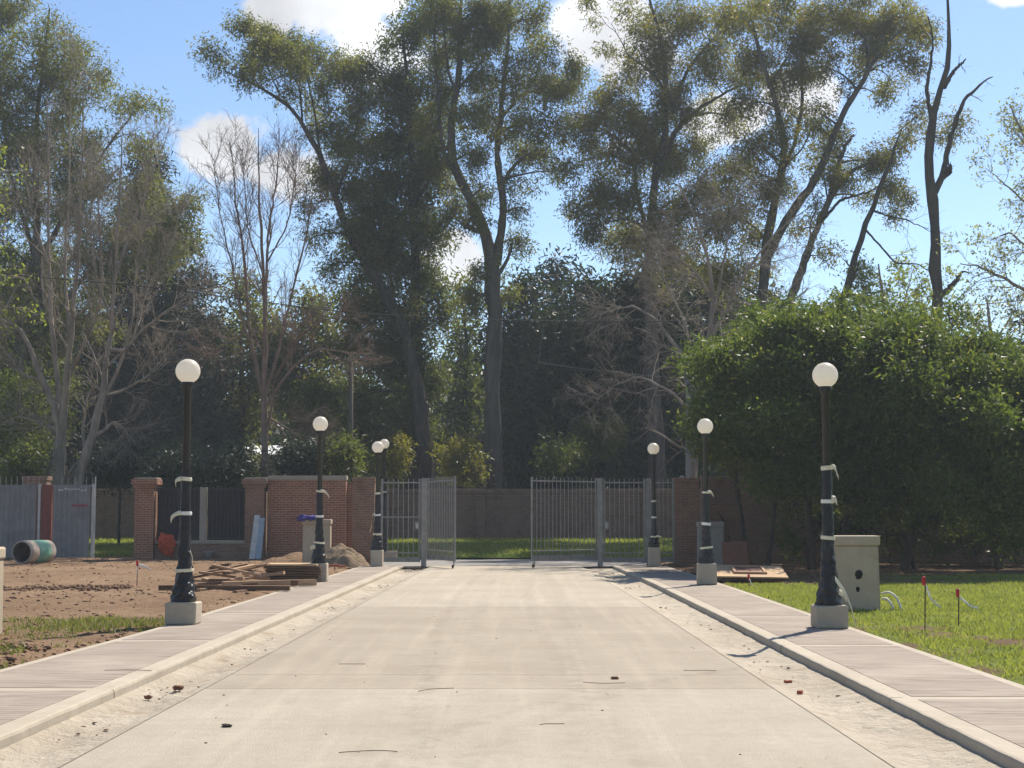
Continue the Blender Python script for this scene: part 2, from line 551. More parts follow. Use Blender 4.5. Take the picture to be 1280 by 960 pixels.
M['black'] = m_simple('black_hole', (.012, .012, .012), (.02, .02, .02), 10, .9)
M['mint'] = m_simple('mint_plastic', (.20, .45, .35), (.16, .38, .3), 10, .6)
M['bark_dark'] = m_simple('dark_bark', (.085, .07, .055), (.045, .04, .034), 2.5, .95, .15, .9, 9, stretch=(2, 2, .35), bdist=.08)
M['bark_euc'] = m_simple('smooth_grey_bark', (.125, .108, .09), (.065, .058, .05), 1.6, .9, .15, .6, 7, stretch=(2, 2, .35), bdist=.06)
M['bark_pale'] = m_simple('pale_grey_bark', (.34, .28, .215), (.19, .16, .125), 2.2, .9, .15, .5, 9, stretch=(2, 2, .5), bdist=.05)
M['bark_red'] = m_simple('red_brown_twig', (.24, .17, .13), (.15, .11, .085), 2.0, .9, .15, .4, 9, bdist=.05)
M['bark_grey'] = m_simple('grey_brown_twig', (.32, .265, .21), (.19, .16, .13), 2.0, .9, .15, .4, 9, bdist=.05)
M['leaf_euc'] = m_leaf('olive_grey_leaf', (.085, .098, .026), (.19, .185, .052), .55, tint=(.18, .14, .05))
M['leaf_euc_gold'] = m_leaf('golden_olive_leaf', (.095, .10, .024), (.20, .178, .042), .58, tint=(.22, .15, .045))
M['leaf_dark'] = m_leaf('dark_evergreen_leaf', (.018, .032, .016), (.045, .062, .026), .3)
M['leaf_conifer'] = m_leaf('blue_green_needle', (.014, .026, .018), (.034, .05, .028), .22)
M['leaf_mid'] = m_leaf('mid_green_leaf', (.05, .068, .018), (.12, .13, .032), .5, tint=(.13, .14, .04))
M['leaf_laurel'] = m_leaf('glossy_laurel_leaf', (.045, .075, .016), (.125, .15, .032), .5, tint=(.2, .2, .05), rough=.5, spec=.3)
M['leaf_lime'] = m_leaf('spring_lime_leaf', (.16, .20, .03), (.26, .27, .06), .5)
M['leaf_pale'] = m_leaf('pale_bud_leaf', (.19, .20, .08), (.28, .27, .13), .5)
M['leaf_sunlit_yellow'] = m_leaf('sunlit_yellow_leaf', (.20, .16, .02), (.12, .13, .025), .5)  # yellow of the sunlight on the shrubs is put into their leaf colour
M['house_wall'] = m_simple('pale_render', (.62, .58, .50), (.52, .48, .42), 2, .9)
M['house_grey'] = m_simple('grey_render', (.22, .20, .18), (.17, .16, .14), 2, .9)
M['house_roof'] = m_simple('pale_sheet_roof', (.62, .64, .64), (.55, .56, .57), 3, .7)
M['house_glass'] = m_simple('dark_pane', (.03, .035, .04), (.02, .025, .03), 3, .15, .6)
M['wire'] = m_simple('wire_black', (.03, .03, .032), (.03, .03, .03), 3, .7)
M['wire_pale'] = m_simple('wire_pale', (.16, .155, .145), (.13, .13, .125), 3, .7)
M['pole_wood'] = m_simple('grey_wood_pole', (.11, .095, .075), (.07, .06, .05), 4, .95, .1, .5, 12, stretch=(3, 3, .4))
M['pole_conc'] = m_concrete('concrete_pole', (.27, .255, .23), (.21, .20, .18), stain_amt=.3)

# ------------------------------------------------------------------ layout of the avenue (metres; x lateral, y ahead of the camera)
Y0, Y1 = -12.0, 47.6
def kerb_l(y): return -3.75 + (np.asarray(y, float) - 11) * .006
def kerb_r(y): return 3.30 - (np.asarray(y, float) - 10) * .0045 - .012 * np.clip(np.asarray(y, float) - 36, 0, 20)
def out_l(y): return np.interp(y, [-12, 5, 15.5, 21, 35, 47.6, 60], [-6.1, -5.76, -5.43, -5.16, -4.99, -4.85, -4.7])
def out_r(y): return np.interp(y, [-12, 5, 34, 47.6, 60], [4.85, 4.83, 4.78, 4.65, 4.6])
def joint_l(y): return -3.08 + (np.asarray(y, float) - 10) * .007
def joint_r(y): return np.interp(y, [-12, 10, 19, 27.4, 33.6, 40, 47.6, 52], [2.58, 2.54, 2.48, 2.43, 2.34, 2.24, 2.12, 2.1])
KZ = .078


def z_left(x, y):
    x = np.asarray(x, float); y = np.asarray(y, float)
    z = .055 + .07 * fbm(x * .35, y * .35, 3) + .05 * fbm(x * 1.6, y * 1.6, 9) + .03 * fbm(x * 5, y * 5, 21, 2)
    z = z + .05 * np.clip((y - 40) / 14, 0, 1)
    # spoil ridge and wheel ruts
    rid = np.abs((y - 33.5) - (x + 9.5) * .25 + .8 * vnoise(x * .7, y * .2, 5))
    z = z + .05 * np.exp(-(rid / .35) ** 2) * np.clip((x + 17) / 3, 0, 1) * np.clip((-7.5 - x) / 1.0, 0, 1)
    for off in (0, 1.7):
        rut = np.abs((y - 27 - off) - (x + 8) * .35)
        z = z - .07 * np.exp(-(rut / .22) ** 2)
    # edge clods
    e = out_l(y) - x
    z = z + .07 * np.exp(-((e - .9) / .5) ** 2) * (.5 + fbm(x * 2, y * 2, 31)) * np.clip((26 - y) / 8, 0, 1)
    return np.where(e < .25, .05 * np.clip(e / .25, 0, 1) + .012, z)


def z_right(x, y):
    x = np.asarray(x, float); y = np.asarray(y, float)
    z = .05 + .04 * fbm(x * .3, y * .3, 13) + .035 * fbm(x * 1.5, y * 1.5, 19) + .02 * fbm(x * 5, y * 5, 29, 2)
    e = x - out_r(y)
    return np.where(e < .25, .055 * np.clip(e / .25, 0, 1) + .005, z)


def soil_amt(x, y):
    x = np.asarray(x, float); y = np.asarray(y, float)
    band = np.exp(-((x - 5.75) / .95) ** 2) * np.clip((25.5 - y) / 3, 0, 1) * np.clip((y - 15.5) / 3, 0, 1)
    spot = np.clip((fbm(x * .45, y * .45, 61) - .12) * 3, 0, 1)
    edge = np.exp(-((x - out_r(y)) / .25) ** 2) * .8
    return np.clip(band * (.6 + 1.1 * fbm(x * .9, y * .9, 64)) + .3 * spot + edge * (.6 + fbm(x * 2, y * 2, 65)), 0, 1)


def z_far(y): return np.interp(y, [50, 57.5, 60, 71, 300], [0, .05, .18, .5, .6])


def strip(name, ys, xa, xb, z, mat, nx=1, parent=None, zf=None):
    """sheet between xa(y) and xb(y)"""
    ys = np.asarray(ys, float)
    u = np.linspace(0, 1, nx + 1)
    A = np.broadcast_to(xa(ys), ys.shape); B = np.broadcast_to(xb(ys), ys.shape)
    X = A[:, None] * (1 - u) + B[:, None] * u
    Y = np.repeat(ys[:, None], nx + 1, 1)
    Z = np.full_like(X, z) if zf is None else zf(X, Y, u[None, :] + 0 * X)
    V = np.stack([X, Y, Z], -1).reshape(-1, 3)
    i = np.arange(V.shape[0]).reshape(len(ys), nx + 1)
    F = np.stack([i[:-1, :-1], i[:-1, 1:], i[1:, 1:], i[1:, :-1]], -1).reshape(-1, 4)
    return link(name, mesh_np(name, V, F, smooth=nx > 1), mat, parent)


def prism_strip(name, ys, xa, xb, z0, z1, mat, parent=None, bev=0.0, bevside=0, wob_=0.0):
    """solid slab following xa..xb, top z1, bottom z0, optional rounded upper edge on side -1 / +1 / 2 (both)"""
    ys = np.asarray(ys, float)
    A = np.broadcast_to(xa(ys), ys.shape); B = np.broadcast_to(xb(ys), ys.shape)
    prof = []
    rj = random.Random(int(ys[0] * 100) + 7)
    for y, a, b in zip(ys, A, B):
        if wob_: a = a + rj.uniform(-1, 1) * wob_; b = b + rj.uniform(-1, 1) * wob_; z1_ = z1 + rj.uniform(-1, 1) * wob_ * .5
        else: z1_ = z1
        ring = [(a, z0)]
        ring += [(a, z1_ - bev), (a + bev * .3, z1_ - bev * .3), (a + bev, z1_)] if bev and bevside in (-1, 2) else [(a, z1_)]
        ring += [(b - bev, z1_), (b - bev * .3, z1_ - bev * .3), (b, z1_ - bev)] if bev and bevside in (1, 2) else [(b, z1_)]
        ring += [(b, z0)]
        prof.append([(x, y, z) for x, z in ring])
    n = len(prof[0]); bm = bmesh.new()
    rows = [[bm.verts.new(c) for c in r] for r in prof]
    for r0, r1 in zip(rows[:-1], rows[1:]):
        for k in range(n - 1):
            bm.faces.new((r0[k], r0[k + 1], r1[k + 1], r1[k]))
    bm.faces.new(rows[0][::-1]); bm.faces.new(rows[-1])
    bmesh.ops.recalc_face_normals(bm, faces=list(bm.faces))
    return link(name, bm_mesh(bm, name), mat, parent)


# ------------------------------------------------------------------ ground
g = link('ground', mesh_np('ground', [(-700, -300, -.3), (700, -300, -.3), (700, 1000, -.3), (-700, 1000, -.3)], np.array([[0, 1, 2, 3]])), M['litter'])
tag(g, kind='structure')


def grid(name, xs, ys, zf, mat):
    X, Y = np.meshgrid(xs, ys)
    V = np.stack([X, Y, zf(X, Y)], -1).reshape(-1, 3)
    i = np.arange(len(V)).reshape(len(ys), len(xs))
    F = np.stack([i[:-1, :-1], i[:-1, 1:], i[1:, 1:], i[1:, :-1]], -1).reshape(-1, 4)
    return tag(link(name, mesh_np(name, V, F, True), mat), kind='structure')


ys = np.r_[np.arange(-12, 12, .6), np.arange(12, 56.3, .2)]
tag(strip('dirt_ground', ys, lambda y: np.full_like(y, -34.), lambda y: out_l(y) + .0, 0, M['soil'], 160, None,
          lambda X, Y, u: z_left(X, Y)), kind='structure')
ys = np.r_[np.arange(-12, 12, .6), np.arange(12, 55.8, .2)]
lawn_o = tag(strip('lawn', ys, lambda y: out_r(y) - .0, lambda y: np.full_like(y, 36.), 0, M['lawn'], 150, None,
          lambda X, Y, u: z_right(X, Y)), kind='structure')
co = np.empty(len(lawn_o.data.vertices) * 3, np.float32); lawn_o.data.vertices.foreach_get('co', co); co = co.reshape(-1, 3)
lawn_o.data.attributes.new('soil', 'FLOAT', 'POINT').data.foreach_set('value', soil_amt(co[:, 0], co[:, 1]).astype(np.float32))
tag(strip('street', [49.6, 57.6], lambda y: np.full_like(y, -90.), lambda y: np.full_like(y, 90.), -.012, M['asphalt']), kind='structure')
grid('verge', np.linspace(-70, 70, 90), np.linspace(57.4, 72, 30), lambda x, y: z_far(y) + .05 * fbm(x * .5, y * .5, 77) * np.clip((y - 57.4), 0, 1), M['verge'])
grid('wood_floor', np.linspace(-120, 120, 60), np.linspace(71.9, 190, 30), lambda x, y: z_far(y) - .02 + .2 * fbm(x * .1, y * .1, 78) * np.clip((y - 73) * .2, 0, 1), M['litter'])

# ------------------------------------------------------------------ road slabs, gutters, kerbs, walkways
road = link('road', mesh_np('road', [(-5.6, Y0, -.06), (4.5, Y0, -.06), (4.5, 50.2, -.06), (-5.6, 50.2, -.06)], np.array([[0, 1, 2, 3]])), M['road_b'])
tag(road, kind='structure')
edges = [-12, 2.6, 15.0, 16.3, 28.1, 38.6, 50.0]
for k, (a, b) in enumerate(zip(edges[:-1], edges[1:])):
    yy = np.linspace(a + .006, b - .006, 8)
    prism_strip('slab', yy, lambda y: joint_l(y) + .008, lambda y: joint_r(y) - .008, -.055, 0.0, M['road_a'] if b <= 15.0 else M['road_b'] if b < 29 else M['road_c'], road)


def gut(side):
    ys_ = np.arange(Y0, 47.7, .12)
    if side < 0:
        xa, xb = (lambda y: kerb_l(y) + .001), (lambda y: joint_l(y) - .008)
    else:
        xa, xb = (lambda y: joint_r(y) + .008), (lambda y: kerb_r(y) - .001)
    o = strip('gutter', ys_, xa, xb, 0, M['gutter'], 14, road,
              lambda X, Y, u: -.004 - .045 * np.sin(np.pi * np.clip(u, 0, 1)) + (.035 * fbm(X * 4, Y * 2.2, 50 + side) + .022 * fbm(X * 12, Y * 6, 60, 2)) * np.sin(np.pi * u) ** .5)
    return o


gut(-1); gut(1)
walks = {}
for side, xi, xo, first in ((-1, kerb_l, out_l, 14.25), (1, kerb_r, out_r, 13.6)):
    KW = .125
    if side < 0:
        base = prism_strip('walkway', np.linspace(Y0, Y1, 40), lambda y: xo(y), lambda y: xi(y) - KW - .006, -.1, KZ, M['kerb'], bev=.012, bevside=-1)
    else:
        base = prism_strip('walkway', np.linspace(Y0, Y1, 40), lambda y: xi(y) + KW + .006, lambda y: xo(y), -.1, KZ, M['kerb'], bev=.012, bevside=1)
    tag(base, kind='structure')
    bands = [first - 5.4 * k for k in range(5, 0, -1)] + [first + 5.4 * k for k in range(0, 8)]
    for a, b in zip(bands[:-1], bands[1:]):
        a2, b2 = max(a + .11, Y0 + .05), min(b - .11, Y1 - .1)
        if b2 - a2 < .3: continue
        yy = np.linspace(a2, b2, 10)
        if side < 0:
            prism_strip('combed_panel', yy, lambda y: xo(y) + .13, lambda y: xi(y) - KW - .10, KZ - .02, KZ + .004, M['combed'], base)
        else:
            prism_strip('combed_panel', yy, lambda y: xi(y) + KW + .10, lambda y: xo(y) - .13, KZ - .02, KZ + .004, M['combed'], base)
        yy = np.linspace(max(a, Y0) + .004, min(b, Y1) - .004, 26)
        if side < 0:
            prism_strip('kerb_stone', yy, lambda y: xi(y) - KW, lambda y: xi(y), -.11, KZ + .006, M['kerb'], base, bev=.03, bevside=1, wob_=.006)
        else:
            prism_strip('kerb_stone', yy, lambda y: xi(y), lambda y: xi(y) + KW, -.11, KZ + .006, M['kerb'], base, bev=.025, bevside=-1, wob_=.005)

# ------------------------------------------------------------------ lamp posts
def flag_strip(pts, w, name, mat, parent, axis=(0, 0, 1)):
    """thin curled ribbon through pts"""
    pl = resample([(*p, 0) for p in pts], 9)[:, :3]
    ax = np.array(axis, float)
    off = np.array([math.sin(i * .7) * .25 for i in range(9)])
    A = pl + ax * w / 2 + np.stack([off * w * .5, off * w, 0 * off], 1)
    B = pl - ax * w / 2
    V = np.concatenate([A, B]); i = np.arange(8)
    F = np.stack([i, i + 1, i + 10, i + 9], 1)
    o = link(name, mesh_np(name, V, F, True), mat, parent)
    so = o.modifiers.new('thick', 'SOLIDIFY'); so.thickness = .004
    return o


def lamp_post(loc, label, ped=(.45, .33), H=3.48, wrap_top=2.2, tapes=(), seed=1, flags=(), wrap_low=True, rot=0.0, extras=()):
    root = thing('globe_lamp_post', loc, label, 'lamp post', 'globe lamp posts along the avenue', rot)
    pw, ph = ped
    box('pedestal', pw, pw, ph, (0, 0, 0), M['block'], root, bevel=.018, jitter=.004, seed=seed)
    # cast base and pole
    prof = [(.15, ph), (.15, ph + .05), (.115, ph + .10), (.105, ph + .35), (.078, ph + .62), (.066, ph + .68), (.060, ph + .75), (.053, H - .26), (.075, H - .25), (.095, H - .20), (.095, H - .165), (.0, H - .165)]
    link('pole', mesh_np('pole', *lathe(prof, 20), True), M['iron_pole'], root)
    # globe
    gp = [(.0, -.168), (.085, -.168)]
    for k in range(1, 17):
        a = -R(62) + (R(90) + R(62)) * k / 16
        gp.append((max(.183 * math.cos(a), .0), .183 * math.sin(a)))
    gp = [(r, z + H) for r, z in gp]
    link('globe', mesh_np('globe', *lathe(gp, 32), True), M['globe'], root)
    # plastic wrap
    rg = np.random.default_rng(seed)
    ph1, ph2, ph3 = rg.uniform(0, 6.28, 3)
    zs = np.linspace(ph + .005, wrap_top, 84)

    def rr(z):
        h = z - ph
        if wrap_low:
            return np.interp(h, [0, .06, .35, .45, .6, 1.0, 1.9], [.185, .18, .128, .118, .10, .084, .07])
        return np.interp(h, [0, .06, .12, .3, .34, 1.9], [.15, .17, .165, .12, .07, .062])

    def wob(a, z):
        amp = .12 if z - ph < .9 else .06
        return 1 + amp * (np.sin(3 * a + 9 * z + ph1) * .5 + np.sin(5 * a - 23 * z + ph2) * .45 + np.sin(2 * a + 41 * z + ph3) * .4 + np.sin(9 * a + 67 * z + ph1) * .22 + np.sin(7 * a - 83 * z) * .2)
    wrap = link('plastic_wrap', mesh_np('plastic_wrap', *lathe([(float(rr(z)), float(z)) for z in zs], 40, wob), True), M['plastic'], root)
    for k, tz in enumerate(tapes):
        r0 = float(rr(tz)) * 1.09 + .006
        w = rg.uniform(.045, .068)
        tl = rg.uniform(-.12, .12)
        V, F = lathe([(r0, -w / 2), (r0 + .004, -w / 4), (r0 + .004, w / 4), (r0, w / 2)], 20)
        V[:, 2] += V[:, 0] * tl + tz
        link('tape_band', mesh_np('tape_band', V, F, True), M['tape'] if k % 2 == 0 else M['tape_white'], root)
    for pts, w in flags:
        flag_strip(pts, w, 'tape_end', M['tape'], root)
    return root


def place(px, py, z):
    p = at_z(px, py, z)
    return p


def lamp_at(px, py_base, globe, **k):
    p = at_z(px, py_base, KZ + .006)
    if p.y > 47: p = P(px, 642, 47.0)
    w = k.get('ped', (.45, .33))[0]
    k['H'] = P(globe[0], globe[1], p.y + w / 2).z - KZ - .006
    return lamp_post((p.x, p.y + w / 2, KZ + .006), **k)


L1 = lamp_at(225, 781, (232, 464), label='globe lamp post beside bare dirt, two cream tape ends flapping high on its black wrap', ped=(.45, .32), wrap_top=2.25,
             tapes=(2.13, 1.62, .78), seed=3, wrap_low=True,
             flags=[([(-.05, -.09, 2.13), (-.11, -.10, 2.13), (-.135, -.10, 2.08), (-.12, -.10, 2.03)], .07),
              ([(-.05, -.10, 1.63), (-.12, -.11, 1.62), (-.17, -.11, 1.57), (-.19, -.10, 1.50)], .07),
              ([(.10, -.10, .78), (.14, -.11, .86), (.15, -.12, .98), (.11, -.11, 1.05)], .05)])
R1 = lamp_at(1041, 786, (1036, 469), label='globe lamp post on lawn edge with a long white tape hanging to its pedestal', ped=(.45, .32), wrap_top=2.3,
             tapes=(2.27, 1.79, 1.27), seed=8, wrap_low=True,
             flags=[([(.05, -.09, 2.29), (.10, -.10, 2.28), (.12, -.10, 2.2), (.15, -.09, 2.13)], .07),
                    ([(.04, -.10, 1.83), (.10, -.11, 1.82), (.12, -.10, 1.77)], .09),
                    ([(.05, -.20, .70), (.13, -.22, .58), (.20, -.25, .46), (.26, -.27, .30), (.30, -.28, .12), (.31, -.28, .03)], .07),
                    ([(.10, -.20, .52), (.17, -.22, .47), (.20, -.23, .40)], .08)])
L2 = lamp_at(397, 727, (400, 530), label='globe lamp post between plywood stack and walkway, white tape flying off its pole', ped=(.42, .43), wrap_top=2.2,
             tapes=(2.15, 1.55, .92), seed=5,
             flags=[([(.03, -.08, 2.17), (.12, -.09, 2.15), (.21, -.09, 2.08), (.25, -.08, 2.0)], .06),
                    ([(-.05, -.1, .83), (-.14, -.11, .82), (-.19, -.11, .78)], .1)])
R2 = lamp_at(885, 731, (884, 533), label='globe lamp post in front of grey cabinet and red-brown panel', ped=(.42, .48), wrap_top=2.15,
             tapes=(2.1, 1.38, .84), seed=11,
             flags=[([(.03, -.08, 2.12), (.10, -.09, 2.12), (.15, -.09, 2.06), (.17, -.08, 2.0)], .06)])
L3 = lamp_at(471, 703, (473, 559), label='globe lamp post touching the brick pier beside the wicket gate', ped=(.37, .5), wrap_top=2.3,
             tapes=(2.24, 1.57, .98), seed=14,
             flags=[([(-.06, -.08, 1.62), (-.14, -.08, 1.65), (-.17, -.08, 1.4), (-.16, -.08, 1.15), (-.22, -.08, 1.05)], .05)])
R3 = lamp_at(818, 707, (817, 561), label='globe lamp post with plastic slipped down to a bundle above its pedestal', ped=(.36, .58), wrap_top=.95,
             tapes=(.90, 1.5, 2.0), seed=17, wrap_low=False,
             flags=[([(.05, -.16, .93), (.13, -.17, .92), (.22, -.17, .90)], .05)])
p4 = P(480.5, 555, 56.6)
L4 = lamp_post((p4.x, 56.6, .0), 'globe lamp post standing across the street behind the wicket gate', ped=(.4, .3), H=p4.z, wrap_top=2.7, tapes=(2.5,), seed=21)

# ------------------------------------------------------------------ gates and fences
YG = 50.0


def XG(px, d=YG): return P(px, 642, d).x
def ZG(px, py, d=YG): return P(px, py, d).z


def bar(name, x, y, z0, z1, r, mat, parent, sides=6):
    me = mesh_np(name, *lathe([(r, 0), (r, z1 - z0 - r * 2), (r * .25, z1 - z0)], sides), True)
    return link(name, me, mat, parent, (x, y, z0))


post_me = box_mesh('gate_post', .17, .17, 1, .008)
for px, lab in ((530, 'square steel gate post carrying the wide-open gate leaf'), (750, 'square steel gate post between wicket gate and half-open gate leaf'),
                (811, 'square steel gate post behind the lamp with slipped plastic')):
    o = link('gate_post', post_me.copy(), M['steel'], None, (XG(px), YG, -.02), None)
    o.scale = (1, 1, 2.88)
    tag(o, lab, 'gate post', 'steel gate posts')


def leaf(name, hinge, width, ang, n, label, z0, z1, spike=.16, kick=.16, wheel=True, group=None, lock=None, mid=None):
    """vertical bar gate; local +x runs from the hinge to the free end"""
    root = thing(name, hinge, label, 'gate', group, ang)
    bm_ = mesh_np('bar', *lathe([(.011, z0 + .02), (.011, z1 - .03), (.003, z1)], 6), True)
    for k in range(n):
        x = .06 + (width - .12) * k / (n - 1)
        link('bar', bm_, M['steel'], root, (x, 0, 0))
    box('rail', width, .03, .04, (width / 2, -.025, z1 - spike), M['steel'], root, bevel=.004)
    box('rail', width, .03, .035, (width / 2, -.025, z0 + kick + .12), M['steel'], root, bevel=.004)
    if mid: box('rail', width, .03, .035, (width / 2, -.025, mid), M['steel'], root, bevel=.004)
    box('kick_plate', width - .02, .012, kick, (width / 2, .018, z0), M['steel'], root, bevel=.003)
    box('stile', .05, .05, z1 - z0 - .02, (.03, .001, z0), M['steel'], root, bevel=.005)
    box('stile', .05, .05, z1 - z0 - .02, (width - .025, .001, z0), M['steel'], root, bevel=.005)
    if wheel:
        V, F = lathe([(.0, -.02), (.055, -.02), (.06, 0), (.055, .02), (.0, .02)], 16)
        link('wheel', mesh_np('wheel', V, F, True), M['rust'], root, (width - .12, -.04, .062), (R(90), 0, 0))
        box('wheel_bracket', .03, .03, z0 - .05 if z0 > .07 else .04, (width - .12, -.002, .06), M['steel'], root)
    if lock:
        lk = box('lock', .16, .07, .26, (width - .10 if lock > 0 else .10, -.04, 1.18), M['steel'], root, bevel=.008)
        box('lock_plate', .07, .02, .14, (0, -.046, .06), M['sheet_trim'], lk, bevel=.003)
    return root


ZT = ZG(640, 598)
leaf('gate_leaf', (XG(750) - .11, YG, 0), 2.86, R(180 + 41), 17, 'steel bar gate leaf swung half open, bars widely visible against brick wall', .22, ZT + .02)
leaf('gate_leaf', (XG(530) + .11, YG, 0), 2.86, R(-69), 17, 'steel bar gate leaf swung wide open, its bars bunched together edge-on', .22, ZT + .02)
wl_ = XG(526) - .01 - XG(476)
leaf('wicket_gate', (XG(476), YG + .02, 0), wl_, 0, 8, 'narrow steel wicket gate with lock beside wide-open gate leaf', .12, ZT, wheel=False, lock=1, mid=ZG(500, 647))
w2 = XG(807) - XG(754)
leaf('wicket_gate', (XG(754), YG + .02, 0), w2, 0, 9, 'narrow steel wicket gate with lock beside half-open gate leaf', .12, ZT, wheel=False, lock=-1)
w3 = XG(843) - XG(816)
leaf('fence_panel', (XG(816), YG + .02, 0), w3, 0, 5, 'short fixed bar panel between steel post and brick pier', .12, ZT, wheel=False)

# ------------------------------------------------------------------ brick piers and walls
def brick_box(name, px0, px1, pyt, d, depth, z0, label, cat, mat, cap=None, capmat=None, corbel=False, group=None):
    pm = .5 * (px0 + px1)
    a, b = P(px0, 642, d).x, P(px1, 642, d).x
    zt = P(pm, pyt, d).z
    root = thing(name, ((a + b) / 2, d + depth / 2, z0), label, cat, group)
    w = b - a
    ch = .12 if cap else 0
    box('wall', w, depth, zt - z0 - ch, (0, 0, 0), mat, root, bevel=.006)
    if cap == 'corbel':
        box('cap', w + .12, depth + .12, .10, (0, 0, zt - z0 - .30), mat, root, bevel=.006)
        box('cap', w + .22, depth + .22, .20, (0, 0, zt - z0 - .199), capmat or mat, root, bevel=.012)
        box('cap', w + .10, depth + .10, .06, (.02, 0, zt - z0 + .001), M['cap'], root, bevel=.012)
    elif cap == 'flat':
        box('cap', w + .05, depth + .06, ch + .04, (0, 0, zt - z0 - ch - .001), capmat or M['cap'], root, bevel=.012)
    return root


brick_box('brick_pier', 168, 192, 599, 54, .7, 0, 'red brick pier with corbelled cap beside the grassy gap', 'brick pier', M['brick_red'], 'corbel', M['brick_red'])
brick_box('brick_pier', 306, 330, 599, 54, .7, 0, 'weathered brown brick pier with two boards leaning on it', 'brick pier', M['brick_tan'], 'corbel', M['brick_tan'])
brick_box('brick_wall', 335, 432, 596, 54.2, .45, 0, 'red brick wall with stone coping behind concrete cabinet', 'brick wall', M['brick_red'], 'flat')
brick_box('brick_wall', 432.5, 441, 604, 54.6, .35, 0, 'recessed sliver of red brick wall between wall and pier', 'brick wall', M['brick_red'])
brick_box('brick_pier', 441, 468, 598, 50.6, .8, 0, 'weathered brick pier beside the wicket gate with lock', 'brick pier', M['brick_tan'], 'flat', M['brick_tan'])
brick_box('brick_pier', 844, 874, 599, 50.0, .8, 0, 'brown brick pier with white hose end on top', 'brick pier', M['brick_tan'], 'flat', M['brick_tan'])
# long wall under the broad evergreen
a, b = P(878, 642, 52).x, 34
zt = P(900, 596, 52).z
root = thing('brick_wall', ((a + b) / 2, 52.2, 0), 'brown brick wall running into the shade behind the broad evergreen', 'brick wall')
box('wall', b - a, .35, zt - .14, (0, 0, 0), M['brick_tan'], root, bevel=.006)
box('cap', b - a + .04, .42, .15, (0, 0, zt - .141), M['brick_tan'], root, bevel=.01)
# dwarf wall with dark railing panels
a, b = P(192.6, 642, 54).x, P(305.4, 642, 54).x
zl = P(250, 680, 54).z
root = thing('dwarf_wall', ((a + b) / 2, 54.35, 0), 'low brick wall under dark railing between two brick piers', 'wall')
box('wall', b - a - .01, .3, zl, (0, 0, 0), M['brick_dark'], root)
box('coping', b - a - .012, .38, .12, (0, 0, zl + .001), M['cap'], root, bevel=.012)
xm = P(252, 642, 54).x
o = box('stone_post', .24, .24, P(252, 609, 54).z - zl - .12, (xm, 54.35, zl + .122), M['cap'], None, bevel=.012)
tag(o, 'slim beige stone post between two dark railing panels', 'post')
for x0, x1, lab in ((a + .03, xm - .13, 'dark railing panel between red brick pier and stone post'), (xm + .13, b - .03, 'dark railing panel between stone post and weathered pier')):
    root = thing('railing_panel', (x0, 54.35, zl + .123), lab, 'railing', 'dark railing panels')
    w = x1 - x0; h = P(252, 609.5, 54).z - zl - .13
    box('backing_sheet', w, .012, h, (w / 2, .03, 0), M['dark_mesh'], root)
    n = int(w / .13)
    bmsh = box_mesh('bar', .028, .028, h - .04, .004)
    for k in range(n):
        link('bar', bmsh, M['dark_iron'], root, (.06 + (w - .12) * k / (n - 1), 0, .02))
    for zz in (.05, h - .07):
        box('rail', w, .02, .04, (w / 2, -.026, zz), M['dark_iron'], root)

# corrugated gate on the building-site side
def corrugated(name, w, h, parent, loc):
    n = int(w / .018) * 2
    x = np.linspace(0, w, n)
    ph_ = (x / .19) % 1.0
    yy = np.where(ph_ < .35, 0, np.where(ph_ < .5, (ph_ - .35) / .15, np.where(ph_ < .85, 1, (1 - ph_) / .15))) * .035
    V = np.concatenate([np.stack([x, yy, 0 * x], 1), np.stack([x, yy, 0 * x + h], 1)])
    i = np.arange(n - 1)
    F = np.stack([i, i + 1, i + 1 + n, i + n], 1)
    o = link(name, mesh_np(name, V, F), M['sheet'], parent, loc)
    return o


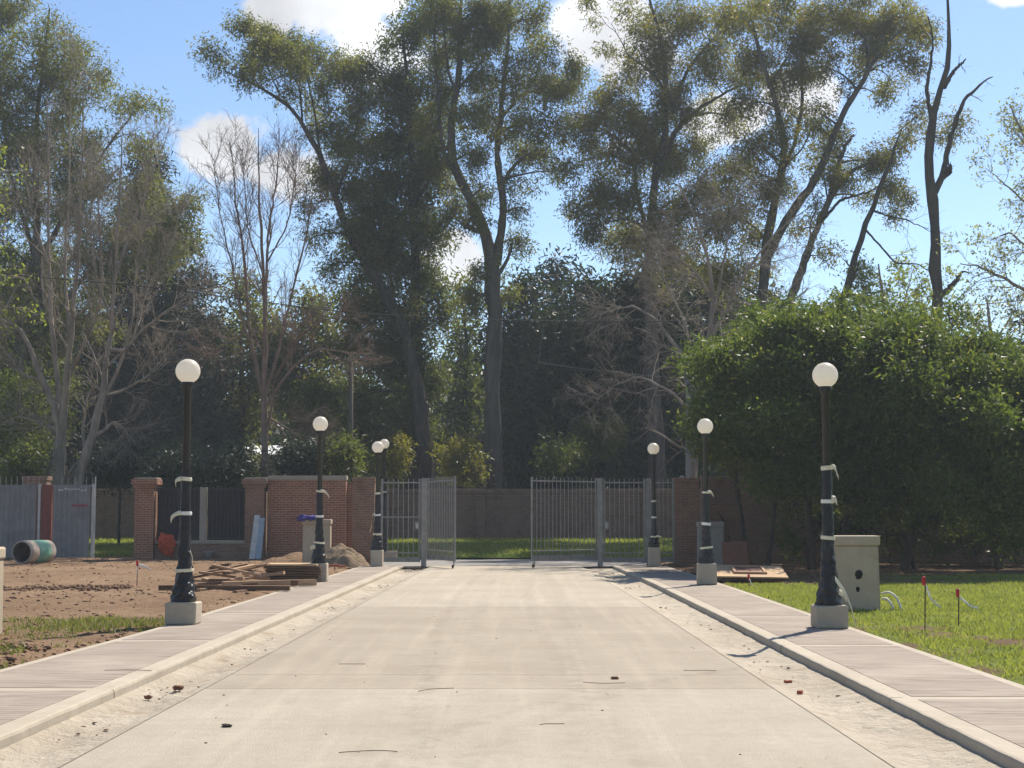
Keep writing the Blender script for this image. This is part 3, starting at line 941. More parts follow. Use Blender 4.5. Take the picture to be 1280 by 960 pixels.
YC = 54.4
zc = P(60, 606, YC).z
spike_me = mesh_np('spike', *lathe([(.012, 0), (.012, .28), (.003, .32)], 6), True)
for px0, px1, lab in ((-60, 51, 'grey corrugated metal gate leaf behind the lying pipe'), (65, 118, 'grey corrugated metal gate leaf with red smear next to grassy gap')):
    x0, x1 = P(px0, 642, YC).x, P(px1, 642, YC).x
    root = thing('site_gate_leaf', (x0, YC, .13), lab, 'gate', 'corrugated gate leaves')
    w = x1 - x0
    corrugated('sheet', w - .22, zc - .13, root, (.05, -.02, .0))
    box('stile', .09, .06, zc - .1, (w - .06, 0, 0), M['sheet_trim'], root, bevel=.006)
    box('rail', w, .05, .06, (w / 2, .045, zc - .2), M['steel'], root)
    n = int(w / .19)
    for k in range(n):
        link('spike', spike_me, M['steel'], root, (.1 + (w - .2) * k / (n - 1), .045, zc - .14))
    if px0 > 0:
        bar('end_post', w + .015, .0, .0, P(117, 595, YC).z - .13, .022, M['sheet_trim'], root)
        rg = random.Random(2)
        bm = bmesh.new()
        pts = [(.70 + .045 * k, (.02 * math.sin(k * 1.3))) for k in range(13)]
        top = [bm.verts.new((x, -.026, z + .035)) for x, z in pts]; bot = [bm.verts.new((x, -.026, z - .02 - rg.random() * .02)) for x, z in pts]
        for k in range(12): bm.faces.new((bot[k], bot[k + 1], top[k + 1], top[k]))
        link('paint_smear', bm_mesh(bm, 'paint_smear'), M['red_smear'], root, (.03, -.002, P(100, 632, YC).z - .13))
        bm = bmesh.new()
        for k in range(9):
            cx, cz = .25 + k * .115, rg.uniform(-.03, .03)
            vs_ = [bm.verts.new((cx + .055 * math.cos(q) * rg.uniform(.6, 1.2), -.027, cz + .045 * math.sin(q) * rg.uniform(.5, 1.2))) for q in np.arange(0, 6.2, .9)]
            bm.faces.new(vs_)
        tag(link('white_scrawl', bm_mesh(bm, 'white_scrawl'), M['white_smear'], root, (0, -.002, P(100, 612, YC).z - .13)), kind='stuff')
x0, x1 = P(52, 642, YC).x, P(64.5, 642, YC).x
o = box('site_gate_post', x1 - x0, .16, zc - .1, ((x0 + x1) / 2, YC + .05, .1), M['red_paint'], None, bevel=.01)
tag(o, 'dull red gate post between the corrugated leaves', 'gate post')
brick_box('brick_pier', 27, 57, 596.5, 55.4, .6, 0, 'brick pier top poking above the corrugated gate', 'brick pier', M['brick_tan'], 'flat', M['brick_tan'])

# far wall across the street
YW = 72.0
zw0 = .3
root = thing('boundary_wall', (0, YW + .2, zw0), 'long brown brick wall across the street behind the gates', 'brick wall')
ztop = P(620, 611, YW).z
box('wall', 150, .36, ztop - zw0 - .22, (0, 0, 0), M['brick_dark'], root)
box('coping', 150, .46, .22, (0, 0, ztop - zw0 - .221), M['brick_dark'], root, bevel=.02)
for k in range(-9, 10):
    box('buttress', .42, .18, ztop - zw0 - .24, (k * 3.9 - 1.7, -.262, 0), M['brick_dark'], root, bevel=.01)

# ------------------------------------------------------------------ cabinets
def cabinet(px0, px1, pyt, pyb, label, mat, depth=.42, z=.08, holes=False, rot=0.0):
    p = at_z(.5 * (px0 + px1), pyb, z)
    d = p.y
    w = (px1 - px0) * d / F_PX
    h = P(.5 * (px0 + px1), pyt, d).z - z
    root = thing('utility_cabinet', (p.x, d + depth / 2, z - .03), label, 'cabinet', 'concrete utility cabinets', rot)
    bm = bmesh.new(); bmesh.ops.create_cube(bm, size=1)
    for v in bm.verts:
        tp = .965 if v.co.z > 0 else 1.0
        v.co = Vector((v.co.x * w * tp * .97, v.co.y * depth * tp, (v.co.z + .5) * (h - .12)))
    bmesh.ops.bevel(bm, geom=list(bm.edges), offset=.02, segments=2, affect='EDGES')
    link('body', bm_mesh(bm, 'body'), mat, root)
    box('lid', w, depth + .04, .17, (0, 0, h - .122), mat, root, bevel=.03, seg=2)
    if holes:
        rg = random.Random(5)
        for cx, cz, r in ((.02, .60, .07), (.0, .36, .036)):
            bm = bmesh.new()
            n = 14
            c0 = bm.verts.new((0, -.004, 0))
            ring = [bm.verts.new((r * rg.uniform(.75, 1.1) * math.cos(q), -.003, 1.25 * r * rg.uniform(.75, 1.15) * math.sin(q))) for q in np.arange(n) * 2 * math.pi / n]
            for k in range(n): bm.faces.new((c0, ring[k], ring[(k + 1) % n]))
            link('knockout_hole', bm_mesh(bm, 'knockout_hole'), M['black'], root, (cx, -depth / 2 + .004 - .004, cz * h / 1.2), (R(-1.2), 0, 0))
    return root


cabinet(1045, 1102, 671, 762, 'beige concrete cabinet with a black knocked-out hole on the lawn', M['cabinet'], holes=True, rot=R(-3))
cabinet(873, 906, 653, 707, 'grey concrete cabinet half hidden behind a lamp post and red-brown panel', M['cabinet_grey'])
cb = cabinet(377, 413, 650, 706, 'beige concrete cabinet with violet cloth draped on top', M['cabinet'])
cabinet(-66, -9, 686, 795, 'pale concrete cabinet by the dirt where green weeds meet the walkway', M['cabinet'])


def crumple(name, loc, rad, mat, seed, label, cat, amp=.45, sub=4, drop=0.0):
    bm = bmesh.new(); bmesh.ops.create_icosphere(bm, subdivisions=sub, radius=1)
    rg = random.Random(seed); o3 = Vector((rg.uniform(0, 99), rg.uniform(0, 99), rg.uniform(0, 99)))
    from mathutils import noise
    for v in bm.verts:
        n = v.co.normalized()
        f = 1 + amp * (noise.noise(n * 1.9 + o3) + .8 * noise.noise(n * 4.3 + o3) + .5 * noise.noise(n * 9 + o3))
        c = n * f
        if drop and c.z < 0:
            c.z *= 1 + drop * max(0, noise.noise(Vector((n.x * 4, n.y * 2, 7)) + o3) + .2)
        v.co = Vector((c.x * rad[0], c.y * rad[1], c.z * rad[2]))
    o = link(name, bm_mesh(bm, name, True), mat, None, loc)
    return tag(o, label, cat)


pc = P(386, 648, cb.location.y)
crumple('draped_cloth', (pc.x, cb.location.y - .06, pc.z + .0), (.34, .24, .10), M['blue_cloth'], 4, 'violet blue cloth crumpled on a concrete cabinet', 'cloth', .5)
pc = P(207, 679, 53.7)
crumple('orange_netting', (pc.x, 53.85, pc.z), (.26, .16, .30), M['orange'], 9, 'crumpled orange safety netting hanging on the low wall', 'netting', .5, 4, 1.2)
pc = at_z(516, 711, .02)
crumple('rag', (pc.x, pc.y, .03), (.32, .2, .035), M['rag'], 12, 'dark rag lying on concrete at the open gate leaf', 'rag', .5)

# tub, stakes, hoses
pb = at_z(261, 698, .12)
bm = bmesh.new()
rg = [(.13, 0), (.19, .22), (.215, .235), (.215, .26), (.185, .255), (.12, .03), (.0, .03)]
root = link('plastic_tub', mesh_np('plastic_tub', *lathe([(.0, 0)] + rg, 20), True), M['bucket'], None, (pb.x, pb.y, .11))
tag(root, 'small grey tub standing on dirt before the low wall', 'tub')


def stake(px, pyb, h, label, tails, z=.07, cap=M['red_cap']):
    p = at_z(px, pyb, z)
    root = thing('marker_stake', (p.x, p.y, z - .05), label, 'stake', 'red-capped marker stakes', 0)
    link('rod', mesh_np('rod', *lathe([(.009, 0), (.009, h + .03)], 6), True), M['rust'], root, None, (R(1), R(1.5), 0))
    link('cap', mesh_np('cap', *lathe([(.0, h - .07), (.024, h - .07), (.027, h - .05), (.027, h + .03), (.024, h + .05), (.0, h + .055)], 12), True), cap, root)
    for pts, w in tails:
        flag_strip(pts, w, 'tape_tail', M['tape_white'], root)
    return root


stake(1156, 787, .74, 'tall red-capped marker stake with white tape in worn lawn', [([(.02, 0, .68), (.06, -.01, .60), (.09, -.02, .52)], .035), ([(.02, 0, .68), (.07, 0, .50), (.15, 0, .43), (.23, 0, .36)], .04)])
stake(1198, 778, .50, 'shorter red-capped marker stake with white tape on green lawn', [([(.02, 0, .43), (.10, 0, .37), (.18, 0, .29), (.31, 0, .26)], .035)])
stake(936, 733, .27, 'little red-capped marker stake before the plywood sheet', [([(.01, -.02, .22), (.05, -.03, .12), (.10, -.03, .06)], .05)])
stake(171, 732, .56, 'red and white marker stake with yellow tape in bare dirt', [([(.02, 0, .50), (.10, 0, .50), (.2, 0, .46), (.31, 0, .40)], .05), ([(.0, -.03, .46), (.01, -.03, .36), (.0, -.03, .27)], .06)], z=.1)


def tube_thing(name, pls, r, mat, label, cat, n=16, sides=7):
    V, F = tubes(np.stack([resample(p, n) for p in pls]), np.full((len(pls), n), r), sides)
    o = link(name, mesh_np(name, V, F, True), mat)
    return tag(o, label, cat)


hb = at_z(1104, 762, .08); hx, hy = hb.x, hb.y
tube_thing('white_hose', [[(hx, hy + .1, .34), (hx + .12, hy + .08, .38), (hx + .24, hy, .28), (hx + .31, hy - .03, .05)]], .02, M['hose'], 'white hose looping from the cabinet to the grass, outer loop', 'hose')
tube_thing('white_hose', [[(hx, hy + .1, .25), (hx + .07, hy + .06, .27), (hx + .14, hy, .18), (hx + .17, hy - .03, .05)]], .02, M['hose'], 'white hose looping from the cabinet, tight inner loop', 'hose')
hp = P(850, 600, 50.3)
tube_thing('hose_end', [[(hp.x - .02, 50.35, hp.z - .05), (hp.x, 50.35, hp.z + .1), (hp.x + .09, 50.35, hp.z + .15), (hp.x + .13, 50.35, hp.z + .05), (hp.x + .12, 50.35, hp.z - .04)]], .02, M['hose'], 'white hose end curling over the brown brick pier', 'hose')

# concrete pipe section with green wrap
pp = at_z(40, 704, .13)
ang = R(52)
root = thing('drain_pipe', (pp.x, pp.y + .2, .13), 'short wide pipe with green wrap lying on bare dirt', 'pipe', None, 0)
RO, RI, LN = .36, .315, 1.45


def ring_part(name, x0, x1, ro, ri, mat):
    V, F = lathe([(ri, x0), (ro - .008, x0), (ro, x0 + .01), (ro, x1 - .01), (ro - .008, x1), (ri, x1), (ri, x0)], 40)
    return link(name, mesh_np(name, V, F, True), mat, root, (0, 0, RO), Euler((0, R(90), R(76)), 'XYZ'))


ring_part('pipe_wall', -LN / 2, LN / 2, RO, RI, M['pipe'])
ring_part('pipe_inner_dark', -LN / 2 + .01, LN / 2 - .01, RI + .004, RI - .008, M['pipe_in'])  # inner wall in a darker colour than the outside
ring_part('green_wrap', -.25, .45, RO + .006, RO - .01, M['pipe_green'])
ring_part('cream_ring', -.62, -.26, RO + .004, RO - .01, M['pipe_ring'])

# leaning boards
for px0, px1, pyt, pyb, mt, lab in ((311, 318, 644, 696, 'plank_white', 'long white board leaning on the weathered brick pier'), (318.5, 326, 648, 696, 'plank_blue', 'pale blue board leaning on the weathered brick pier')):
    p = P(.5 * (px0 + px1), pyb, 53.2); h = P(320, pyt, 53.6).z - .12
    o = box('leaning_board', (px1 - px0) * 53.4 / F_PX, .04, math.hypot(h, .55), (p.x, 53.25, .12), M[mt], None, .005, (R(-19.5), R(3 if px0 < 315 else 1.5), 0))
    tag(o, lab, 'board')
p = at_z(920, 714, .08)
o = box('propped_sheet', .72, .03, .86, (p.x, p.y + .05, .06), M['redboard'], None, .004, (R(-10), R(-1), 0))
tag(o, 'square red-brown panel leaning upright beside the grey cabinet', 'panel')
for k, (px, h) in enumerate(((941, .62), (948, .72), (953, .76), (957, .74))):
    p = at_z(px, 714, .08)
    o = box('leaning_board', .09, .03, h, (p.x, p.y + .45 + .03 * k, .05), M['wood_dark'], None, .003, (R(-12), R(-4 + 2 * k), 0))
    tag(o, 'short weathered board propped upright beside the red-brown panel', 'board', 'short propped boards')

# sheet lying on the ground with a frame on top
p = at_z(940, 727, .08)
o = box('plywood_sheet', 1.75, 1.6, .035, (p.x + .05, p.y + .85, .27), M['ply'], None, .004, (R(8), R(1.0), R(-3)))
tag(o, 'broad tan plywood sheet lying flat beside a lamp post', 'plywood')
o = box('plywood_sheet', 1.72, 1.5, .03, (p.x + .0, p.y + .9, .20), M['wood_dark'], None, .004, (R(7), R(.5), R(2)))
tag(o, 'dark sheet lying beneath the tan plywood', 'plywood')
root = thing('wooden_frame', (p.x + .05, p.y + .87, .312), 'open wooden frame lying on the tan plywood sheet', 'frame', None, R(-2))
root.rotation_euler = (R(8), R(1.0), R(-2))
for sx, sy, lx, ly in ((.8, .07, 0, -.42), (.8, .07, 0, .42), (.07, .76, -.365, 0), (.07, .76, .365, 0)):
    box('frame_bar', sx, sy, .045, (lx, ly, 0), M['wood'], root, .004)
box('frame_panel', .65, .76, .012, (0, 0, .002), M['redboard'], root)

# heap of timber and stack of sheets on the dirt
rg = random.Random(7)


def plank(px, py, z, L, w, t, rz, mat, tilt=0.0, lab=None, grp='timber heap'):
    p = at_z(px, py, z)
    o = box('timber_plank', L, w, t, (p.x, p.y, z), M[mat], None, .005, (0, R(tilt), R(rz)), jitter=.004, seed=int(px))
    if not lab:
        lab = '%s %s %s timber piece %s the heap on bare dirt' % ('short' if L < .75 else 'medium' if L < 1.05 else 'long', 'narrow' if w < .14 else 'broad', 'pale' if mat == 'wood' else 'dark', 'lying low in' if z < .2 else 'tilted high on' if abs(tilt) > 5 else 'lying flat on top of')
    tag(o, lab, 'plank', grp)
    return o


plank(250, 738, .10, 1.7, .14, .11, 3, 'wood_dark', 0, 'long dark beam sticking out of the heap behind a lamp post')
plank(300, 738, .10, 2.1, .16, .10, -2, 'wood_dark', 0)
plank(337, 733, .10, 2.2, .18, .13, 33, 'wood', 0, 'thick pale beam lying askew at the front of the timber heap')
for k in range(24):
    px = 255 + 72 * rg.random(); hgt = rg.random()
    plank(px, 733 - 24 * hgt, .12 + .36 * hgt * (1 - abs(px - 296) / 75), rg.uniform(.45, 1.25), rg.uniform(.09, .2), rg.uniform(.03, .08), rg.choice((rg.uniform(-25, 30), rg.uniform(30, 80))), rg.choice(('wood', 'wood', 'wood_dark')), rg.uniform(-13, 13))
plank(342, 731, .12, 1.2, .12, .10, -12, 'wood_dark', 0)
plank(365, 731, .09, 1.0, .1, .08, 4, 'wood_dark', 0)
plank(262, 739, .08, .7, .1, .07, 60, 'wood', 0)
plank(300, 741, .08, .6, .1, .05, 80, 'wood_dark', 0)
for k in range(7):
    p = at_z(360, 728, .12)
    o = box('stacked_sheet', 1.3 + rg.uniform(-.06, .06), 1.1, .045, (p.x - .08 + rg.uniform(-.05, .05), p.y + 1.5, .10 + .06 * k), M['ply' if k == 6 else 'wood_dark'], None, .004, (0, 0, R(rg.uniform(-3, 3))))
    tag(o, 'tan top sheet of the low stack behind a lamp pedestal' if k == 6 else 'dark sheet in the low stack behind a lamp pedestal', 'sheet', None if k == 6 else 'dark sheets in the low stack')
# loose bricks and bits
brick_me = box_mesh('brick_block', .22, .11, .065, .006)
for k, (px, py, z, rz) in enumerate(((413, 708, .2, 5), (420, 708, .2, 0), (428, 709, .19, 12), (500, 700, .13, 20), (489, 699, .13, -15), (493, 702, .13, 60), (985, 853, -.035, 25), (1000, 866, -.035, 70))):
    p = at_z(px, py, z)
    o = link('loose_brick', brick_me, M['brick_raw'], None, (p.x, p.y, z - .01), (0, 0, R(rz)))
    if px > 900: o.scale = (.34, .45, .5)
    tag(o, ['loose red brick beside the cloth-topped cabinet', 'loose orange brick at the foot of the pier lamp', 'broken brick bit lying in the gutter on the lawn side'][0 if k < 3 else 1 if k < 6 else 2], 'brick',
        ['bricks beside the cabinet', 'bricks at the pier lamp', 'brick bits in the gutter'][0 if k < 3 else 1 if k < 6 else 2])
p = at_z(486, 701, .02)
o = box('concrete_block', .38, .2, .34, (p.x, p.y + 1.2, .0), M['block'], None, .01)
tag(o, 'small square concrete block beside the pier lamp pedestal', 'block')
p = at_z(337, 694, .2)
crumple('mint_bag', (p.x, p.y, .22), (.17, .1, .07), M['mint'], 3, 'small mint green bag at the edge of the soil heap', 'bag', .3, 3)


# soil heaps
def heap(loc, rx, ry, h, label, seed, mat):
    n = 40
    u = np.linspace(-1, 1, n)
    X, Y = np.meshgrid(u, u)
    r = np.sqrt(X ** 2 + Y ** 2)
    Z = h * np.clip(1 - r, 0, 1) ** .8 * (1 + .5 * fbm(X * 3 + seed, Y * 3, seed)) + .08 * h * fbm(X * 12, Y * 12, seed + 3) - .08 - .3 * np.clip(r - .95, 0, 1)
    V = np.stack([X * rx, Y * ry, Z], -1).reshape(-1, 3)
    i = np.arange(n * n).reshape(n, n)
    F = np.stack([i[:-1, :-1], i[:-1, 1:], i[1:, 1:], i[1:, :-1]], -1).reshape(-1, 4)
    return tag(link('soil_heap', mesh_np('soil_heap', V, F, True), mat, None, loc), label, 'soil heap')


M['sand'] = m_simple('sandy_soil', (.24, .18, .12), (.165, .12, .078), 6, .97, .1, .8, 24, bdist=.05)
p = P(424, 690, 47.2)
heap((p.x, 47.6, .09), .95, .9, .78, 'pointed sandy soil heap between concrete cabinet and brick pier', 3, M['sand'])
p = P(372, 690, 49.5)
heap((p.x, 49.8, .10), 1.4, 1.1, .42, 'low spread soil heap in front of the red brick wall', 8, M['soil'])

# ------------------------------------------------------------------ small stuff on the ground
def chunks(n, xf, smin, smax, seed, squash=.6):
    r = np.random.default_rng(seed)
    phi = (1 + 5 ** .5) / 2
    oct_v = np.array([(1, 0, 0), (-1, 0, 0), (0, 1, 0), (0, -1, 0), (0, 0, 1), (0, 0, -1)], float)
    oct_f = np.array([(0, 2, 4), (2, 1, 4), (1, 3, 4), (3, 0, 4), (2, 0, 5), (1, 2, 5), (3, 1, 5), (0, 3, 5)])
    c = xf(r, n)
    n = len(c)
    s = smin + (smax - smin) * r.random(n) ** 3
    V = oct_v[None] * r.uniform(.55, 1.25, (n, 6, 1)) * s[:, None, None]
    a = r.uniform(0, 6.28, n); ca, sa = np.cos(a), np.sin(a)
    X = V[:, :, 0] * ca[:, None] - V[:, :, 1] * sa[:, None]; Y = V[:, :, 0] * sa[:, None] + V[:, :, 1] * ca[:, None]
    V = np.stack([X, Y, V[:, :, 2] * squash], -1) + c[:, None]
    F = oct_f[None] + (np.arange(n) * 6)[:, None, None]
    return V.reshape(-1, 3), F.reshape(-1, 3)


def dirt_pts(r, n):
    y = 9 + 45 * r.random(n) ** 1.3
    x = out_l(y) - .15 - (16 * r.random(n) ** 1.4)
    keep = (fbm(x * .5, y * .5, 41) + r.random(n) * .6) > .15
    x, y = x[keep], y[keep]
    return np.stack([x, y, z_left(x, y) + .005], 1)


V, F = chunks(9000, dirt_pts, .012, .07, 5)
tag(link('soil_clods', mesh_np('soil_clods', V, F), M['soil_dark']), 'scattered dark clods over the bare dirt', 'clods', kind='stuff')


def ridge_pts(r, n):
    x = r.uniform(-15.5, -8.5, n); y = 33.5 + (x + 9.5) * .25 + r.normal(0, .18, n)
    x2 = out_l(np.linspace(14, 24, n)) - r.normal(1.0, .4, n); y2 = np.linspace(14, 24, n)
    X = np.r_[x, x2[: n // 2]]; Y = np.r_[y, y2[: n // 2]]
    ok = X < out_l(Y) - .15
    return np.stack([X[ok], Y[ok], z_left(X[ok], Y[ok]) + .02], 1)


V, F = chunks(1300, ridge_pts, .015, .08, 6, .6)
tag(link('spoil_clods', mesh_np('spoil_clods', V, F), M['soil_dark']), 'ridge of larger dark clods along the dug strip', 'clods', kind='stuff')


def lawn_chunks(r, n):
    x = r.uniform(4.9, 12, n); y = r.uniform(34.8, 48, n)
    return np.stack([x, y, z_right(x, y) + .01], 1)


V, F = chunks(900, lawn_chunks, .015, .09, 16)
tag(link('soil_litter', mesh_np('soil_litter', V, F), M['soil_dark']), 'soil crumbs and litter under the broad evergreen', 'litter', kind='stuff')


def gutter_bits(r, n):
    y = 9 + 38 * r.random(n)
    side = r.random(n) < .6
    x = np.where(side, joint_l(y) - r.random(n) * .62, joint_r(y) + r.random(n) * .66)
    pile = fbm(y * .9 + 60 * side, y * 0, 90) > .12
    return np.stack([x, y, np.full(n, -.035)], 1)[pile]


V, F = chunks(900, gutter_bits, .006, .04, 26, .3)
M['leaf_litter'] = m_simple('dead_leaf_bits', (.22, .11, .06), (.13, .075, .045), 12, .95)
tag(link('leaf_litter', mesh_np('leaf_litter', V, F), M['leaf_litter']), 'dead leaf bits lying in the gutters', 'litter', kind='stuff')


def road_bits(r, n):
    y = 9 + 38 * r.random(n) ** 1.5; x = r.uniform(-2.9, 2.3, n)
    return np.stack([x, y, np.full(n, .003)], 1)


V, F = chunks(150, road_bits, .003, .02, 36, .35)
tag(link('road_grit', mesh_np('road_grit', V, F), M['leaf_litter']), 'specks of grit on the concrete road', 'grit', kind='stuff')
for k, (px, py, ln, rz, curve) in enumerate(((460, 940, .42, 10, .04), (545, 862, .4, 35, .05), (755, 853, .42, -6, -.04), (690, 905, .2, 5, .01), (160, 838, .5, -4, .03), (440, 830, .3, 0, .01), (875, 838, .35, 2, .01))):
    z = KZ + .012 if px == 160 else .008
    p = at_z(px, py, z)
    q = [(p.x + (t - .5) * ln * math.cos(R(rz)), p.y + (t - .5) * ln * math.sin(R(rz)) + curve * math.sin(t * 3.14) * 2 + .02 * math.sin(t * 9 + px), z) for t in np.linspace(0, 1, 6)]
    o = tube_thing('fallen_twig', [q], .0028, M['rust'], 'thin fallen twig lying on the concrete' if px != 160 else 'thin fallen twig lying on the combed walkway', 'twig', 8, 5)
    if px != 160: o['group'] = 'fallen twigs on the road'
for px, py, s, lab in ((283, 909, .035, 'small dark stone lying on the pale road slab'), (768, 849, .04, 'little curled dead leaf beside a twig on the road'), (222, 862, .06, 'clump of dead leaves lying in the gutter by the road'), (185, 873, .04, 'smaller wad of dead leaves against the gutter slope')):
    p = at_z(px, py, 0 if px in (283, 768) else -.03)
    crumple('stone' if px == 283 else 'dead_leaf_clump', (p.x, p.y, p.z + s * .3), (s, s * .7, s * .42), M['rag'] if px == 283 else M['leaf_litter'], px, lab, 'stone' if px == 283 else 'leaves', .6, 3)


# grass blades
def blades(n, xf, h0, h1, seed, w=.011):
    r = np.random.default_rng(seed)
    c = xf(r, n); n = len(c)
    h = r.uniform(h0, h1, n); a = r.uniform(0, 6.28, n)
    dx = np.stack([np.cos(a), np.sin(a), 0 * a], 1) * w * r.uniform(.7, 1.4, n)[:, None]
    lean = np.stack([r.normal(0, .45, n), r.normal(0, .45, n), np.ones(n)], 1)
    V = np.stack([c - dx, c + dx, c + lean * h[:, None]], 1).reshape(-1, 3)
    return V, np.arange(3 * n).reshape(-1, 3)


def lawn_pts(r, n):
    y = 10 + 31 * r.random(n) ** 1.15
    x = out_r(y) + .05 + 13.5 * r.random(n)
    soil = np.clip((y - 35.2) / 2, 0, 1) * np.clip((13 - x) / 3, 0, 1)
    ok = (soil_amt(x, y) + soil + .35 * fbm(x * 2.2, y * 2.2, 62)) < .28 + .42 * r.random(n)
    x, y = x[ok], y[ok]
    return np.stack([x, y, z_right(x, y) - .01], 1)


V, F = blades(230000, lawn_pts, .03, .085, 3)
tag(link('grass', mesh_np('grass', V, F), M['blade']), 'short sunlit grass of the lawn', 'grass', kind='stuff')


def weed_pts(r, n):
    y = 13 + 11 * r.random(n)
    e = np.abs(r.normal(.8, 1.3, n)) + .1
    x = out_l(y) - e
    ok = (fbm(x * .8, y * .5, 71) + r.random(n) * .5) > .3
    x, y = x[ok], y[ok]
    return np.stack([x, y, z_left(x, y) - .01], 1)


V, F = blades(15000, weed_pts, .03, .11, 4)
tag(link('grass', mesh_np('grass', V, F), M['blade_dry']), 'thin weedy grass along the dirt edge of the walkway', 'grass', kind='stuff')


def verge_pts(r, n):
    x = r.uniform(-22, 9, n); y = r.uniform(57.6, 71.5, n)
    return np.stack([x, y, z_far(y)], 1)


V, F = blades(45000, verge_pts, .05, .16, 8, .03)
tag(link('grass', mesh_np('grass', V, F), M['blade']), 'grass of the verge in front of the far brick wall', 'grass', kind='stuff')

# ------------------------------------------------------------------ trees
def gen_children(pts, rad, n, t0, t1, L0, L1, ang, up, Pc, rng, r_frac=.5, rmin=.006, wig=.12, flat=0.0, shrink=.5):
    """pts (B,P,3), rad (B,P) -> children (B*n,Pc,3), radii"""
    B, Pn, _ = pts.shape
    t = rng.uniform(t0, t1, (B, n))
    f = t * (Pn - 1); i = np.clip(f.astype(int), 0, Pn - 2); u = (f - i)[..., None]
    b = np.arange(B)[:, None]
    p0 = pts[b, i] * (1 - u) + pts[b, i + 1] * u
    tan = pts[b, i + 1] - pts[b, i]; tan /= np.linalg.norm(tan, axis=-1, keepdims=True) + 1e-9
    r0 = rad[b, i] * (1 - u[..., 0]) + rad[b, i + 1] * u[..., 0]
    rv = rng.normal(0, 1, (B, n, 3)); rv[..., 1] *= (1 - flat)
    perp = rv - (rv * tan).sum(-1, keepdims=True) * tan
    perp /= np.linalg.norm(perp, axis=-1, keepdims=True) + 1e-9
    a = rng.normal(ang, ang * .3, (B, n, 1))
    d = tan * np.cos(a) + perp * np.sin(a)
    L = rng.uniform(L0, L1, (B, n, 1)) * (1 - shrink * t[..., None])
    d = d.reshape(-1, 3); L = L.reshape(-1, 1); p = p0.reshape(-1, 3)
    out = [p]; step = L / (Pc - 1)
    for k in range(Pc - 1):
        d = d + rng.normal(0, wig, d.shape) + np.array([0, 0, up])
        d /= np.linalg.norm(d, axis=1, keepdims=True)
        p = p + d * step; out.append(p)
    C = np.stack(out, 1)
    rb = np.clip(r0.reshape(-1) * r_frac, rmin, None)
    rr = rb[:, None] * np.linspace(1, .35, Pc)[None]
    return C, np.maximum(rr, rmin * .6)


def stem_pts(stems, d, rng, z0, n=16, spread=1.0, base_down=True, rs_=.74):
    out, rads = [], []
    for si, st in enumerate(stems):
        off = rng.normal(0, spread) if si else 0.0
        pl = []
        m = len(st)
        for k, (px, py, r) in enumerate(st):
            o = off * (k / max(m - 1, 1)) ** 1.0
            q = P(px, py, d + o)
            pl.append((q.x, q.y, q.z, r * rs_))
        if base_down and si == 0 and pl[0][2] > z0:
            pl.insert(0, (pl[0][0], pl[0][1], z0 - .1, pl[0][3] * 1.25))
        rs = resample(pl, n)
        kn = rng.normal(0, 1, (n, 3)) * (.04 + .45 * rs[:, 3:4]) * np.linspace(.15, 1, n)[:, None] * .42
        kn[:2] = 0; kn[0 if si else -1] = 0
        rs[:, :3] += kn; rs[:, 3] *= 1 + .08 * rng.normal(0, 1, n)
        out.append(rs[:, :3]); rads.append(rs[:, 3])
    return np.stack(out), np.stack(rads)


def bezier(p0, c, p1, n):
    t = np.linspace(0, 1, n)[None, :, None]
    return p0[:, None] * (1 - t) ** 2 + c[:, None] * 2 * t * (1 - t) + p1[:, None] * t ** 2


def leaves(c, n_each, sig, L, W, droop, rng, out_dir=None):
    """leaf kites round tuft centres c (T,3)"""
    T = len(c)
    N = T * n_each
    cc = np.repeat(c, n_each, 0)
    off = rng.normal(0, 1, (N, 3)) * np.asarray(sig)
    p = cc + off
    d = rng.normal(0, 1, (N, 3)); d[:, 2] -= droop
    d += off / (np.linalg.norm(off, axis=1, keepdims=True) + 1e-6) * .6
    if out_dir is not None: d += np.repeat(out_dir, n_each, 0)
    d /= np.linalg.norm(d, axis=1, keepdims=True)
    s = np.cross(d, rng.normal(0, 1, (N, 3))); s /= np.linalg.norm(s, axis=1, keepdims=True) + 1e-6
    l = (L * rng.uniform(.5, 1.4, N))[:, None]; w = (W * rng.uniform(.7, 1.2, N))[:, None]
    V = np.stack([p - s * w * .5, p + s * w * .5, p + d * l], 1).reshape(-1, 3)
    return V, np.arange(3 * N).reshape(-1, 3)


